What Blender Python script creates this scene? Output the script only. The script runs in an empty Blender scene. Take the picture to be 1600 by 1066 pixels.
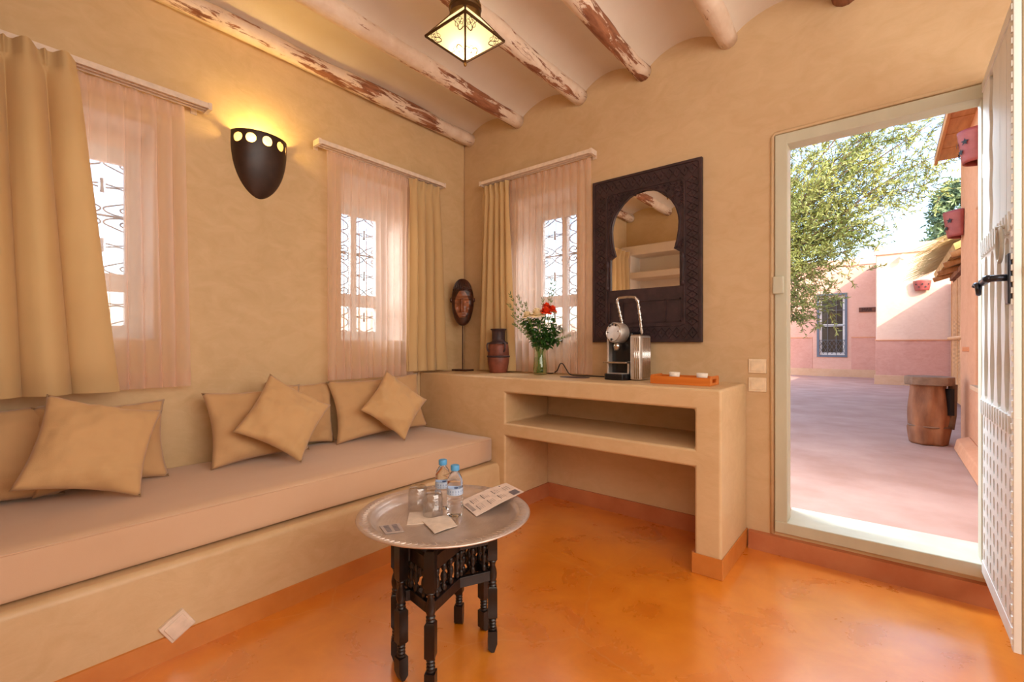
import bpy, bmesh, math, random
import numpy as np
from mathutils import Vector, Matrix, noise as mnoise
random.seed(7)
rng = np.random.default_rng(11)
sc = bpy.context.scene
R = math.radians
PI = math.pi
COL = sc.collection

# ------------------------------------------------------------ camera
cam_d = bpy.data.cameras.new('camera')
cam = bpy.data.objects.new('camera', cam_d)
COL.objects.link(cam)
cam.location = (2.764, -2.765, 1.10)
cam.rotation_euler = (R(90), 0, R(39.2))
cam_d.sensor_width = 36
cam_d.lens = 16.2
cam_d.shift_y = 5 / 1600
cam_d.clip_start = 0.02
cam_d.clip_end = 200
sc.camera = cam

# ------------------------------------------------------------ world, sun, added fill lamps, exposure
w = bpy.data.worlds.new('world')
sc.world = w
w.use_nodes = True
nt = w.node_tree
bg = nt.nodes['Background']
sky = nt.nodes.new('ShaderNodeTexSky')
sky.sky_type = 'NISHITA'
sky.sun_disc = False
sky.sun_elevation = R(30)
SUN = Vector((0.65, -0.56, 0.50)).normalized()
sky.sun_rotation = math.atan2(SUN.x, SUN.y)
sky.air_density = 1.0
sky.dust_density = 1.6
sky.ozone_density = 1.0
hsv = nt.nodes.new('ShaderNodeHueSaturation')
hsv.inputs['Saturation'].default_value = 0.95
nt.links.new(sky.outputs[0], hsv.inputs['Color'])
nt.links.new(hsv.outputs[0], bg.inputs[0])
bg.inputs[1].default_value = 0.68

sd = bpy.data.lights.new('sun', 'SUN')
sd.energy = 6.5
sd.angle = R(0.6)
sd.color = (1.0, 0.88, 0.70)
so = bpy.data.objects.new('sun', sd)
COL.objects.link(so)
so.rotation_euler = SUN.to_track_quat('Z', 'Y').to_euler()
so.location = (10, -9, 9)

def area(name, loc, target, sx, sy, energy, color, spread=180):
    d = bpy.data.lights.new(name, 'AREA')
    d.shape = 'RECTANGLE'
    d.size = sx
    d.size_y = sy
    d.energy = energy
    d.color = color
    d.spread = R(spread)
    o = bpy.data.objects.new(name, d)
    COL.objects.link(o)
    o.location = loc
    o.rotation_euler = (Vector(loc) - Vector(target)).to_track_quat('Z', 'Y').to_euler()
    return o
# lamps added as fill light on the unseen sides of the room
area('fill_right', (4.25, -1.75, 1.75), (0.0, -1.6, 1.3), 2.2, 1.5, 54, (1.0, 0.94, 0.86))
area('fill_rear', (2.75, -3.02, 2.05), (1.2, 0.0, 1.2), 2.0, 0.9, 28, (1.0, 0.94, 0.86))
# added bluish lamp boosting the doorway light (it sits above the lintel line, outdoors)
area('fill_doorway', (2.05, 1.05, 2.95), (2.95, -0.9, 0.3), 1.6, 0.7, 46, (0.70, 0.85, 1.0), 105)
area('fill_left_windows', (-1.15, -1.6, 2.98), (0.1, -1.6, 1.5), 0.7, 3.2, 330, (0.95, 0.97, 1.0))  # added lamp outdoors above the left windows, brightens sheers and reveals
area('fill_back_window', (0.85, 1.2, 2.98), (0.8, -0.1, 1.5), 1.0, 0.7, 140, (0.95, 0.97, 1.0))  # extra lamp of the same kind, added outside the back window

sc.view_settings.view_transform = 'Standard'
sc.view_settings.look = 'None'
sc.view_settings.gamma = 1.0
sc.view_settings.use_curve_mapping = False
sc.view_settings.exposure = 0.0
sc.cycles.use_denoising = True
sc.cycles.max_bounces = 10
sc.cycles.diffuse_bounces = 5
sc.cycles.glossy_bounces = 4
sc.cycles.transparent_max_bounces = 24
sc.cycles.sample_clamp_indirect = 6.0

# ------------------------------------------------------------ materials
def lin(r, g, b):
    f = lambda c: (c / 255 / 12.92) if c / 255 <= 0.04045 else ((c / 255 + 0.055) / 1.055) ** 2.4
    return (f(r), f(g), f(b), 1.0)

class NT:
    def __init__(s, name):
        s.m = bpy.data.materials.new(name)
        s.m.use_nodes = True
        s.t = s.m.node_tree
        s.p = s.t.nodes['Principled BSDF']
        s.out = s.t.nodes['Material Output']
        s.tc = None
    def n(s, typ, **kw):
        x = s.t.nodes.new(typ)
        for k, v in kw.items():
            if k.startswith('_'):
                setattr(x, k[1:], v)
            else:
                x.inputs[k.replace('__', ' ')].default_value = v
        return x
    def l(s, a, b):
        s.t.links.new(a, b)
    def coord(s, scale=(1, 1, 1), rot=(0, 0, 0)):
        if s.tc is None:
            s.tc = s.t.nodes.new('ShaderNodeTexCoord')
        mp = s.t.nodes.new('ShaderNodeMapping')
        mp.inputs['Scale'].default_value = scale
        mp.inputs['Rotation'].default_value = rot
        s.l(s.tc.outputs['Object'], mp.inputs[0])
        return mp.outputs[0]
    def noise(s, scale, detail=4, vec=None, rough=0.55, dist=0.0):
        x = s.n('ShaderNodeTexNoise')
        x.inputs['Scale'].default_value = scale
        x.inputs['Detail'].default_value = detail
        x.inputs['Roughness'].default_value = rough
        x.inputs['Distortion'].default_value = dist
        s.l(vec if vec is not None else s.coord(), x.inputs['Vector'])
        return x.outputs['Fac']
    def ramp(s, fac, stops):
        x = s.t.nodes.new('ShaderNodeValToRGB')
        el = x.color_ramp.elements
        while len(el) < len(stops):
            el.new(0.5)
        for e, (p, c) in zip(el, stops):
            e.position = p
            e.color = c
        s.l(fac, x.inputs[0])
        return x.outputs[0]
    def mix(s, fac, a, b):
        x = s.t.nodes.new('ShaderNodeMix')
        x.data_type = 'RGBA'
        for i, v in ((0, fac), (6, a), (7, b)):
            if isinstance(v, (float, int, tuple)):
                x.inputs[i].default_value = v
            else:
                s.l(v, x.inputs[i])
        return x.outputs[2]
    def bump(s, h, strength=0.3, dist=0.01):
        x = s.t.nodes.new('ShaderNodeBump')
        x.inputs['Strength'].default_value = strength
        x.inputs['Distance'].default_value = dist
        s.l(h, x.inputs['Height'])
        s.l(x.outputs[0], s.p.inputs['Normal'])
    def base(s, c):
        if isinstance(c, tuple):
            s.p.inputs['Base Color'].default_value = c
        else:
            s.l(c, s.p.inputs['Base Color'])
    def set(s, **kw):
        for k, v in kw.items():
            s.p.inputs[k.replace('__', ' ')].default_value = v
        return s

def mat_noise(name, c1, c2, scale=6, rough=0.6, bump=0.2, bdist=0.004, bscale=None, detail=5, stretch=(1, 1, 1), **kw):
    m = NT(name)
    v = m.coord(stretch)
    f = m.noise(scale, detail, v)
    m.base(m.ramp(f, [(0.3, c1), (0.7, c2)]))
    m.set(Roughness=rough, **kw)
    if bump:
        m.bump(m.noise(bscale or scale * 3, 4, v), bump, bdist)
    return m.m

def plaster(name, c1, c2, c3, rough=0.55, spec=0.35):
    m = NT(name)
    big = m.noise(1.3, 5, rough=0.6, dist=0.6)
    tro = m.noise(7, 8, m.coord((1, 1, 1.6)), rough=0.62, dist=1.2)
    a = m.ramp(big, [(0.33, c1), (0.66, c2)])
    b = m.ramp(tro, [(0.35, (0, 0, 0, 1)), (0.68, (1, 1, 1, 1))])
    x = m.t.nodes.new('ShaderNodeMath'); x.operation = 'MULTIPLY'; x.inputs[1].default_value = 0.5
    m.l(b, x.inputs[0])
    m.base(m.mix(x.outputs[0], a, c3))
    m.set(Roughness=rough, **{'Specular IOR Level': spec})
    m.bump(m.noise(9, 6, m.coord((1, 1, 1.8)), dist=1.0), 0.35, 0.006)
    return m.m

M = {}
M['plaster'] = plaster('tadelakt_tan', lin(200, 171, 126), lin(210, 181, 136), lin(222, 194, 152))
M['plaster_back'] = plaster('tadelakt_back', lin(198, 168, 128), lin(206, 178, 138), lin(218, 191, 155))
M['plaster_console'] = plaster('tadelakt_console', lin(200, 168, 124), lin(208, 178, 136), lin(220, 192, 152), 0.42, 0.45)
M['ceiling'] = mat_noise('ceiling_limewash', lin(216, 202, 184), lin(224, 211, 196), 3, 0.8, 0.25, 0.004, 30)
M['window_reveal'] = mat_noise('reveal_limewash', lin(232, 212, 192), lin(238, 220, 202), 3, 0.8, 0.2, 0.003, 30)

def mat_floor():
    m = NT('orange_polished_cement')
    f = m.noise(1.2, 6, rough=0.6, dist=0.3)
    g = m.noise(4.5, 6, rough=0.6, dist=0.5)
    a = m.ramp(f, [(0.3, lin(208, 114, 6)), (0.52, lin(228, 132, 10)), (0.72, lin(238, 150, 34))])
    b = m.ramp(g, [(0.35, lin(196, 98, 4)), (0.7, lin(238, 150, 46))])
    c = m.mix(0.5, a, b)
    vo = m.n('ShaderNodeTexVoronoi', _feature='DISTANCE_TO_EDGE')
    vo.inputs['Scale'].default_value = 0.9
    nz = m.n('ShaderNodeTexNoise'); nz.inputs['Scale'].default_value = 4; nz.inputs['Detail'].default_value = 6
    m.l(m.coord(), nz.inputs['Vector'])
    vm = m.n('ShaderNodeVectorMath', _operation='MULTIPLY_ADD')
    m.l(nz.outputs['Color'], vm.inputs[0]); vm.inputs[1].default_value = (0.10, 0.10, 0.10); m.l(m.coord(), vm.inputs[2])
    m.l(vm.outputs[0], vo.inputs['Vector'])
    cr = m.ramp(vo.outputs['Distance'], [(0.0, (1, 1, 1, 1)), (0.004, (0, 0, 0, 1))])
    x = m.t.nodes.new('ShaderNodeMath'); x.operation = 'MULTIPLY'; x.inputs[1].default_value = 0.22
    m.l(cr, x.inputs[0])
    m.base(m.mix(x.outputs[0], c, lin(232, 176, 120)))
    rr = m.n('ShaderNodeMapRange'); rr.inputs[3].default_value = 0.20; rr.inputs[4].default_value = 0.38
    m.l(g, rr.inputs[0]); m.l(rr.outputs[0], m.p.inputs['Roughness'])
    m.set(**{'Specular IOR Level': 0.9, 'Coat Weight': 0.85, 'Coat Roughness': 0.21, 'Coat IOR': 2.6})
    m.bump(m.noise(3.0, 4, dist=0.4), 0.15, 0.006)
    return m.m
M['floor'] = mat_floor()
M['baseboard'] = mat_noise('orange_skirting', lin(190, 112, 40), lin(208, 134, 64), 5, 0.35, 0.25, 0.004, 12)
M['baseboard_back'] = mat_noise('red_skirting', lin(176, 100, 60), lin(196, 126, 84), 5, 0.4, 0.3, 0.004, 12)

def mat_beam():
    m = NT('flaking_beam_paint')
    v = m.coord((1, 0.16, 1))
    f = m.noise(26, 9, v, 0.72, 0.6)
    g = m.noise(3.0, 3, m.coord((1, 0.5, 1)), 0.5)
    ad = m.t.nodes.new('ShaderNodeMath'); ad.operation = 'ADD'
    sb = m.t.nodes.new('ShaderNodeMath'); sb.operation = 'MULTIPLY'; sb.inputs[1].default_value = 0.9
    m.l(g, sb.inputs[0]); m.l(sb.outputs[0], ad.inputs[1]); m.l(f, ad.inputs[0])
    msk = m.ramp(ad.outputs[0], [(0.90, (1, 1, 1, 1)), (0.94, (0, 0, 0, 1))])
    wood = m.ramp(m.noise(40, 5, v), [(0.3, lin(112, 62, 38)), (0.7, lin(176, 118, 84))])
    paint = m.ramp(m.noise(14, 5), [(0.3, lin(222, 196, 172)), (0.7, lin(236, 216, 196))])
    m.base(m.mix(msk, paint, wood))
    m.set(Roughness=0.75)
    m.bump(ad.outputs[0], 0.7, 0.006)
    return m.m
M['beam'] = mat_beam()

def fabric(name, c1, c2, scale=420, rough=0.9, wr=0.25, sheen=0.25):
    m = NT(name)
    wv = m.n('ShaderNodeTexWave', _bands_direction='Z'); wv.inputs['Scale'].default_value = scale / 2
    m.l(m.coord(), wv.inputs['Vector'])
    f = m.noise(3, 4)
    m.base(m.ramp(f, [(0.3, c1), (0.7, c2)]))
    m.set(Roughness=rough, **{'Sheen Weight': sheen, 'Specular IOR Level': 0.2})
    m.bump(m.noise(scale, 2), wr, 0.002)
    return m.m
M['mattress'] = fabric('mattress_linen', lin(206, 172, 140), lin(212, 180, 150))
M['cushion'] = fabric('cushion_cotton', lin(202, 164, 116), lin(210, 172, 124))
M['cushion_back'] = fabric('cushion_cotton_back', lin(196, 158, 112), lin(206, 167, 122))

def drape():
    m = NT('drape_sateen')
    f = m.noise(2.5, 4)
    m.base(m.ramp(f, [(0.3, lin(206, 176, 126)), (0.7, lin(216, 186, 136))]))
    m.set(Roughness=0.75, **{'Sheen Weight': 0.2, 'Specular IOR Level': 0.25})
    tr = m.n('ShaderNodeBsdfTranslucent'); tr.inputs['Color'].default_value = lin(214, 172, 112)
    mx = m.n('ShaderNodeMixShader'); mx.inputs[0].default_value = 0.2
    m.l(m.p.outputs[0], mx.inputs[1]); m.l(tr.outputs[0], mx.inputs[2]); m.l(mx.outputs[0], m.out.inputs[0])
    return m.m
M['drape'] = drape()

def sheer():
    m = NT('sheer_voile')
    di = m.n('ShaderNodeBsdfDiffuse'); di.inputs['Color'].default_value = lin(246, 224, 208)
    tr = m.n('ShaderNodeBsdfTranslucent'); tr.inputs['Color'].default_value = lin(250, 226, 210)
    a = m.n('ShaderNodeMixShader'); a.inputs[0].default_value = 0.5
    m.l(di.outputs[0], a.inputs[1]); m.l(tr.outputs[0], a.inputs[2])
    tp = m.n('ShaderNodeBsdfTransparent'); tp.inputs['Color'].default_value = (1, 0.97, 0.95, 1)
    lw = m.n('ShaderNodeLayerWeight'); lw.inputs[0].default_value = 0.5
    mr = m.n('ShaderNodeMapRange'); mr.inputs[1].default_value = 0.0; mr.inputs[2].default_value = 1.0
    mr.inputs[3].default_value = 0.30; mr.inputs[4].default_value = 0.97
    th = m.n('ShaderNodeTexWave', _bands_direction='Z'); th.inputs['Scale'].default_value = 300
    m.l(m.coord(), th.inputs['Vector'])
    m.l(lw.outputs['Facing'], mr.inputs[0])
    b = m.n('ShaderNodeMixShader')
    m.l(mr.outputs[0], b.inputs[0]); m.l(tp.outputs[0], b.inputs[1]); m.l(a.outputs[0], b.inputs[2])
    m.l(b.outputs[0], m.out.inputs[0])
    return m.m
M['sheer'] = sheer()

def plain(name, c, rough=0.5, metal=0.0, **kw):
    m = NT(name)
    f = m.noise(30, 3)
    c2 = tuple(min(1, x * 1.12) for x in c[:3]) + (1,)
    c1 = tuple(x * 0.9 for x in c[:3]) + (1,)
    m.base(m.ramp(f, [(0.3, c1), (0.7, c2)]))
    m.set(Roughness=rough, Metallic=metal, **kw)
    return m.m
M['rail'] = plain('white_rail_metal', lin(226, 208, 190), 0.4)
M['frame_white'] = plain('window_paint', lin(226, 222, 216), 0.5)
M['iron'] = plain('grille_iron', lin(96, 96, 98), 0.6)
M['dark_wood'] = mat_noise('ebonised_wood', lin(16, 11, 11), lin(32, 21, 19), 20, 0.34, 0.4, 0.002, 90, stretch=(1, 1, 0.2))
M['mirror_wood'] = mat_noise('carved_dark_wood', lin(34, 20, 24), lin(62, 40, 44), 18, 0.55, 0.4, 0.002, 90)
M['sconce'] = mat_noise('sconce_dark_clay', lin(40, 24, 18), lin(60, 38, 28), 14, 0.42, 0.25, 0.002, 60)
M['mask'] = mat_noise('mask_wood', lin(40, 22, 16), lin(84, 46, 30), 12, 0.35, 0.4, 0.003, 60)
M['mask_red'] = mat_noise('mask_red_wood', lin(104, 58, 36), lin(176, 112, 76), 16, 0.32, 0.3, 0.003, 60)
M['pot_dark'] = mat_noise('pot_dark', lin(44, 30, 36), lin(70, 48, 50), 12, 0.5, 0.4, 0.003, 60)
M['pot_red'] = mat_noise('pot_red', lin(84, 38, 26), lin(150, 82, 62), 11, 0.5, 0.5, 0.004, 50)
M['switch'] = plain('white_plastic', lin(232, 214, 184), 0.35)
M['switch_low'] = plain('socket_plastic', lin(226, 208, 190), 0.35)
M['orange_wood'] = mat_noise('bamboo_tray_wood', lin(188, 96, 26), lin(212, 122, 44), 8, 0.4, 0.15, 0.001, 80, stretch=(0.3, 3, 6))
M['ceramic'] = plain('white_ceramic', lin(236, 228, 214), 0.15)
M['chrome'] = plain('chrome', lin(205, 200, 196), 0.16, 1.0)
M['alu'] = plain('brushed_aluminium', lin(206, 198, 190), 0.44, 0.75)
M['black'] = plain('black_plastic', lin(16, 16, 20), 0.25)
M['black_matte'] = plain('black_matte', lin(22, 20, 22), 0.6)
M['cap'] = plain('blue_cap', lin(84, 160, 214), 0.4)
M['label'] = plain('blue_label', lin(184, 202, 226), 0.5)
M['label_dark'] = plain('label_print', lin(70, 100, 160), 0.5)
M['paper'] = plain('paper', lin(226, 208, 196), 0.8)
M['napkin'] = plain('napkin', lin(214, 198, 182), 0.9)
M['ink'] = plain('ink', lin(60, 48, 52), 0.8)
M['ink_grey'] = plain('ink_grey', lin(112, 104, 110), 0.8)
M['ink_light'] = plain('ink_light', lin(176, 160, 152), 0.8)
M['door_white'] = mat_noise('chalky_white_door', lin(222, 226, 222), lin(238, 240, 236), 7, 0.5, 0.5, 0.003, 40, stretch=(1, 1, 0.2))
M['door_tan'] = mat_noise('tan_door_backing', lin(160, 146, 118), lin(184, 168, 138), 7, 0.6, 0.4, 0.003, 40, stretch=(1, 1, 0.2))  # beige of the edge wood, also put in as shade between the planks
M['door_frame'] = mat_noise('sage_door_frame', lin(190, 188, 166), lin(206, 206, 186), 5, 0.45, 0.5, 0.004, 30, stretch=(1, 1, 0.3))
M['handle'] = plain('dark_steel_handle', lin(66, 72, 86), 0.3, 0.8)
M['ring'] = plain('painted_ring', lin(186, 184, 172), 0.5)

def mat_tray():
    m = NT('engraved_silver_tray')
    geo = m.t.nodes.new('ShaderNodeTexCoord')
    gr = m.n('ShaderNodeTexWave', _wave_type='RINGS', _rings_direction='Z')
    gr.inputs['Scale'].default_value = 26; gr.inputs['Distortion'].default_value = 5; gr.inputs['Detail'].default_value = 2
    gr.inputs['Detail Scale'].default_value = 14
    m.l(geo.outputs['Object'], gr.inputs['Vector'])
    f = m.noise(9, 5)
    m.base(m.ramp(f, [(0.3, lin(206, 192, 182)), (0.7, lin(232, 222, 214))]))
    m.set(Metallic=0.8, Roughness=0.36)
    m.bump(gr.outputs['Fac'], 0.25, 0.001)
    return m.m
M['tray'] = mat_tray()

def glass(name, col, ior=1.45, rough=0.0):
    m = NT(name)
    g = m.n('ShaderNodeBsdfGlass'); g.inputs['Color'].default_value = col
    g.inputs['IOR'].default_value = ior; g.inputs['Roughness'].default_value = rough
    m.l(g.outputs[0], m.out.inputs[0])
    return m.m
M['glass'] = glass('clear_glass', (0.98, 0.98, 0.98, 1))
M['water_bottle'] = glass('bottled_water', (0.97, 0.98, 1, 1), 1.25)
def thin_glass(name, tint, refl=0.045):
    m = NT(name)
    tp = m.n('ShaderNodeBsdfTransparent'); tp.inputs['Color'].default_value = tint
    gl = m.n('ShaderNodeBsdfGlossy'); gl.inputs['Roughness'].default_value = 0.02
    lw = m.n('ShaderNodeLayerWeight'); lw.inputs[0].default_value = 0.5
    pw = m.n('ShaderNodeMath', _operation='POWER'); pw.inputs[1].default_value = 4.0
    m.l(lw.outputs['Facing'], pw.inputs[0])
    mr = m.n('ShaderNodeMapRange'); mr.inputs[3].default_value = refl; mr.inputs[4].default_value = min(1.0, refl * 12)
    m.l(pw.outputs[0], mr.inputs[0])
    b = m.n('ShaderNodeMixShader')
    m.l(mr.outputs[0], b.inputs[0]); m.l(tp.outputs[0], b.inputs[1]); m.l(gl.outputs[0], b.inputs[2])
    m.l(b.outputs[0], m.out.inputs[0])
    return m.m
M['pane'] = thin_glass('window_pane', (0.96, 0.98, 0.99, 1))
M['vase_glass'] = thin_glass('vase_glass', (0.92, 0.96, 0.88, 1))
def mirror():
    m = NT('mirror_silver')
    m.base((0.86, 0.83, 0.79, 1)); m.set(Metallic=1.0, Roughness=0.01)
    return m.m
M['mirror'] = mirror()
def lamp_pane(name, tc, ec, es):
    m = NT(name)
    m.base(tc); m.set(Roughness=0.4)
    m.p.inputs['Emission Color'].default_value = ec
    m.p.inputs['Emission Strength'].default_value = es
    tr = m.n('ShaderNodeBsdfTranslucent'); tr.inputs['Color'].default_value = (1.0, 0.93, 0.72, 1)
    mx = m.n('ShaderNodeMixShader'); mx.inputs[0].default_value = 0.6
    m.l(m.p.outputs[0], mx.inputs[1]); m.l(tr.outputs[0], mx.inputs[2]); m.l(mx.outputs[0], m.out.inputs[0])
    return m.m
M['lamp_pane'] = lamp_pane('frosted_lit_glass', lin(236, 222, 170), (1.0, 0.84, 0.48, 1), 0.75)
def emis(name, c, s):
    m = NT(name)
    e = m.n('ShaderNodeEmission'); e.inputs[0].default_value = c; e.inputs[1].default_value = s
    m.l(e.outputs[0], m.out.inputs[0])
    return m.m
M['bulb'] = emis('glowing_bulb', (1.0, 0.80, 0.42, 1), 14)
M['sconce_bulb'] = emis('sconce_glowing_bulb', (1.0, 0.62, 0.18, 1), 5)
M['brass_dark'] = plain('aged_brass', lin(84, 58, 30), 0.4, 0.7)
M['brass'] = plain('lit_brass', lin(150, 110, 56), 0.35, 0.8)

M['stem'] = plain('stem_green', lin(104, 136, 62), 0.6)
M['leaf'] = mat_noise('bouquet_leaf', lin(28, 62, 22), lin(66, 112, 42), 30, 0.45, 0)
M['sprig_leaf'] = mat_noise('sprig_leaf', lin(78, 98, 52), lin(128, 142, 84), 30, 0.6, 0)
M['rose_white'] = plain('cream_petal', lin(246, 226, 186), 0.6)
M['rose_red'] = plain('coral_petal', lin(236, 74, 30), 0.55)
M['tumbler_glass'] = thin_glass('faceted_tumbler_glass', (0.94, 0.94, 0.94, 1), 0.13)
M['water'] = thin_glass('vase_water', (0.90, 0.95, 0.84, 1))

M['court_ground'] = mat_noise('courtyard_earth', lin(172, 134, 118), lin(192, 158, 144), 2.2, 0.85, 0.5, 0.01, 14, 8)
M['court_wall'] = plaster('pink_render', lin(212, 160, 140), lin(220, 172, 150), lin(228, 184, 164), 0.9, 0.1)
M['court_wall_low'] = plaster('red_render', lin(200, 144, 126), lin(210, 156, 138), lin(220, 170, 152), 0.9, 0.1)
M['court_pale'] = plaster('cream_render', lin(222, 184, 160), lin(230, 194, 170), lin(238, 206, 184), 0.9, 0.1)
M['plinth'] = plaster('plinth_render', lin(204, 160, 124), lin(214, 172, 138), lin(220, 182, 150), 0.9, 0.1)
M['wing_wall'] = plaster('orange_render', lin(206, 146, 108), lin(216, 156, 120), lin(224, 168, 132), 0.9, 0.1)
M['red_clay'] = mat_noise('red_painted_clay', lin(136, 58, 54), lin(158, 74, 68), 14, 0.5, 0.2, 0.002)
M['stump'] = mat_noise('weathered_stump', lin(106, 64, 42), lin(176, 118, 80), 6, 0.85, 0.8, 0.012, 14, 8, stretch=(1, 1, 0.35))
M['stump_grey'] = mat_noise('grey_rim_wood', lin(112, 86, 68), lin(150, 120, 98), 8, 0.85, 0.8, 0.01, 20, 8)
M['eave_wood'] = mat_noise('eave_wood', lin(184, 120, 66), lin(210, 148, 90), 9, 0.6, 0.3, 0.003, 40, stretch=(4, 0.5, 1))
M['bamboo'] = mat_noise('bamboo_slat', lin(200, 140, 84), lin(224, 168, 110), 9, 0.6, 0.3, 0.003, 40)
M['thatch'] = mat_noise('straw_thatch', lin(196, 152, 84), lin(232, 198, 130), 9, 0.8, 0.3, 0.003, 40)
M['dark_glass'] = plain('dark_window_glass', lin(70, 56, 46), 0.15)
M['blue_frame'] = plain('blue_grey_frame', lin(92, 100, 112), 0.5)
M['sign'] = mat_noise('sign_wood', lin(84, 46, 32), lin(116, 66, 46), 12, 0.7, 0.3, 0.003)
M['sign_text'] = plain('sign_letters', lin(52, 28, 22), 0.8)
M['olive_leaf'] = mat_noise('olive_leaf', lin(98, 114, 52), lin(172, 176, 98), 1.7, 0.5, 0, detail=8)
M['olive_bark'] = mat_noise('olive_bark', lin(84, 66, 50), lin(130, 104, 80), 14, 0.9, 0.7, 0.006, 40)
M['pine_leaf'] = mat_noise('far_tree_leaf', lin(84, 112, 100), lin(140, 160, 104), 2, 0.7, 0)

# ------------------------------------------------------------ builders
class MB:
    """collects geometry in world coordinates and links it as one mesh object"""
    def __init__(s):
        s.v = []
        s.f = []
    def add(s, v, f):
        o = len(s.v)
        s.v.extend([tuple(p) for p in v])
        s.f.extend([tuple(i + o for i in q) for q in f])
        return s
    def box(s, a, b, rot=None, piv=None):
        x0, y0, z0 = a
        x1, y1, z1 = b
        vs = [Vector(p) for p in ((x0, y0, z0), (x1, y0, z0), (x1, y1, z0), (x0, y1, z0), (x0, y0, z1), (x1, y0, z1), (x1, y1, z1), (x0, y1, z1))]
        if rot is not None:
            c = Vector(piv) if piv is not None else (Vector(a) + Vector(b)) / 2
            vs = [rot @ (p - c) + c for p in vs]
        return s.add(vs, [(0, 3, 2, 1), (4, 5, 6, 7), (0, 1, 5, 4), (1, 2, 6, 5), (2, 3, 7, 6), (3, 0, 4, 7)])
    def tube(s, pts, r, n=8, closed=False, cap=True):
        pts = [Vector(p) for p in pts]
        N = len(pts)
        rs = r if isinstance(r, (list, tuple)) else [r] * N
        vs, fs = [], []
        up = None
        for i, p in enumerate(pts):
            if closed:
                t = pts[(i + 1) % N] - pts[i - 1]
            else:
                t = pts[min(i + 1, N - 1)] - pts[max(i - 1, 0)]
            t.normalize()
            if up is None:
                up = Vector((0, 0, 1)) if abs(t.z) < 0.9 else Vector((1, 0, 0))
            a = t.cross(up)
            if a.length < 1e-5:
                a = t.cross(Vector((0, 1, 0)))
            a.normalize()
            b = a.cross(t).normalized()
            up = b
            for k in range(n):
                q = 2 * PI * k / n
                vs.append(p + (a * math.cos(q) + b * math.sin(q)) * rs[i])
        M_ = N if closed else N - 1
        for i in range(M_):
            j = (i + 1) % N
            for k in range(n):
                l = (k + 1) % n
                fs.append((i * n + k, i * n + l, j * n + l, j * n + k))
        if cap and not closed:
            fs.append(tuple(range(n))[::-1])
            fs.append(tuple(range((N - 1) * n, N * n)))
        return s.add(vs, fs)
    def lathe(s, prof, c=(0, 0, 0), n=32, close=False, flute=0, fl=0.0, rot=None):
        """prof: list of (r, z)"""
        vs, fs = [], []
        c = Vector(c)
        for (r, z) in prof:
            for k in range(n):
                q = 2 * PI * k / n
                rr = r * (1 + (fl * math.cos(flute * q) if flute else 0))
                p = Vector((rr * math.cos(q), rr * math.sin(q), z))
                if rot is not None:
                    p = rot @ p
                vs.append(p + c)
        N = len(prof)
        for i in range(N - 1 if not close else N):
            j = (i + 1) % N
            for k in range(n):
                l = (k + 1) % n
                fs.append((i * n + k, i * n + l, j * n + l, j * n + k))
        if not close:
            if prof[0][0] > 1e-4:
                fs.append(tuple(range(n))[::-1])
            if prof[-1][0] > 1e-4:
                fs.append(tuple(range((N - 1) * n, N * n)))
        return s.add(vs, fs)
    def prism(s, poly, fn, d0, d1):
        """poly in 2D (u,v); fn(u,v,d)->xyz"""
        n = len(poly)
        vs = [fn(u, v, d0) for u, v in poly] + [fn(u, v, d1) for u, v in poly]
        fs = [tuple(range(n))[::-1], tuple(range(n, 2 * n))]
        for i in range(n):
            j = (i + 1) % n
            fs.append((i, j, n + j, n + i))
        return s.add(vs, fs)
    def grid(s, fn, nu, nv):
        vs = [fn(i / nu, j / nv) for i in range(nu + 1) for j in range(nv + 1)]
        fs = [(i * (nv + 1) + j, (i + 1) * (nv + 1) + j, (i + 1) * (nv + 1) + j + 1, i * (nv + 1) + j + 1) for i in range(nu) for j in range(nv)]
        return s.add(vs, fs)
    def build(s, name, mat, parent=None, origin=None, smooth=False, auto=None, bevel=0.0, seg=2, weld=False, fixn=True):
        org = Vector(origin) if origin is not None else Vector((0, 0, 0))
        if parent is not None:
            root = parent
            while root.parent is not None:
                root = root.parent
            org = Vector(root.location)
        me = bpy.data.meshes.new(name)
        me.from_pydata([tuple(Vector(p) - org) for p in s.v], [], s.f)
        if weld or fixn:
            bm = bmesh.new()
            bm.from_mesh(me)
            if weld:
                bmesh.ops.remove_doubles(bm, verts=bm.verts, dist=1e-5)
            bmesh.ops.recalc_face_normals(bm, faces=bm.faces)
            bm.to_mesh(me)
            bm.free()
        if mat is not None:
            me.materials.append(M[mat] if isinstance(mat, str) else mat)
        if smooth:
            me.shade_smooth()
        if auto is not None:
            me.shade_smooth()
            me.set_sharp_from_angle(angle=R(auto))
        o = bpy.data.objects.new(name, me)
        COL.objects.link(o)
        if parent is not None:
            o.parent = parent
        else:
            o.location = org
        if bevel:
            b = o.modifiers.new('bevel', 'BEVEL')
            b.width = bevel
            b.segments = seg
            b.limit_method = 'ANGLE'
            b.angle_limit = R(35)
            b.harden_normals = False
            me.shade_smooth()
            me.set_sharp_from_angle(angle=R(50))
            o.modifiers.new('wn', 'WEIGHTED_NORMAL')
        return o

def tag(o, label=None, cat=None, group=None, kind=None):
    if label: o['label'] = label
    if cat: o['category'] = cat
    if group: o['group'] = group
    if kind: o['kind'] = kind
    return o

def thing(name, loc, label, cat, group=None, kind=None):
    o = bpy.data.objects.new(name, None)
    o.empty_display_size = 0.05
    COL.objects.link(o)
    o.location = loc
    return tag(o, label, cat, group, kind)

def copy_tree(o, parent=None):
    c = o.copy()
    COL.objects.link(c)
    c.parent = parent
    for ch in list(o.children):
        copy_tree(ch, c)
    return c

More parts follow.
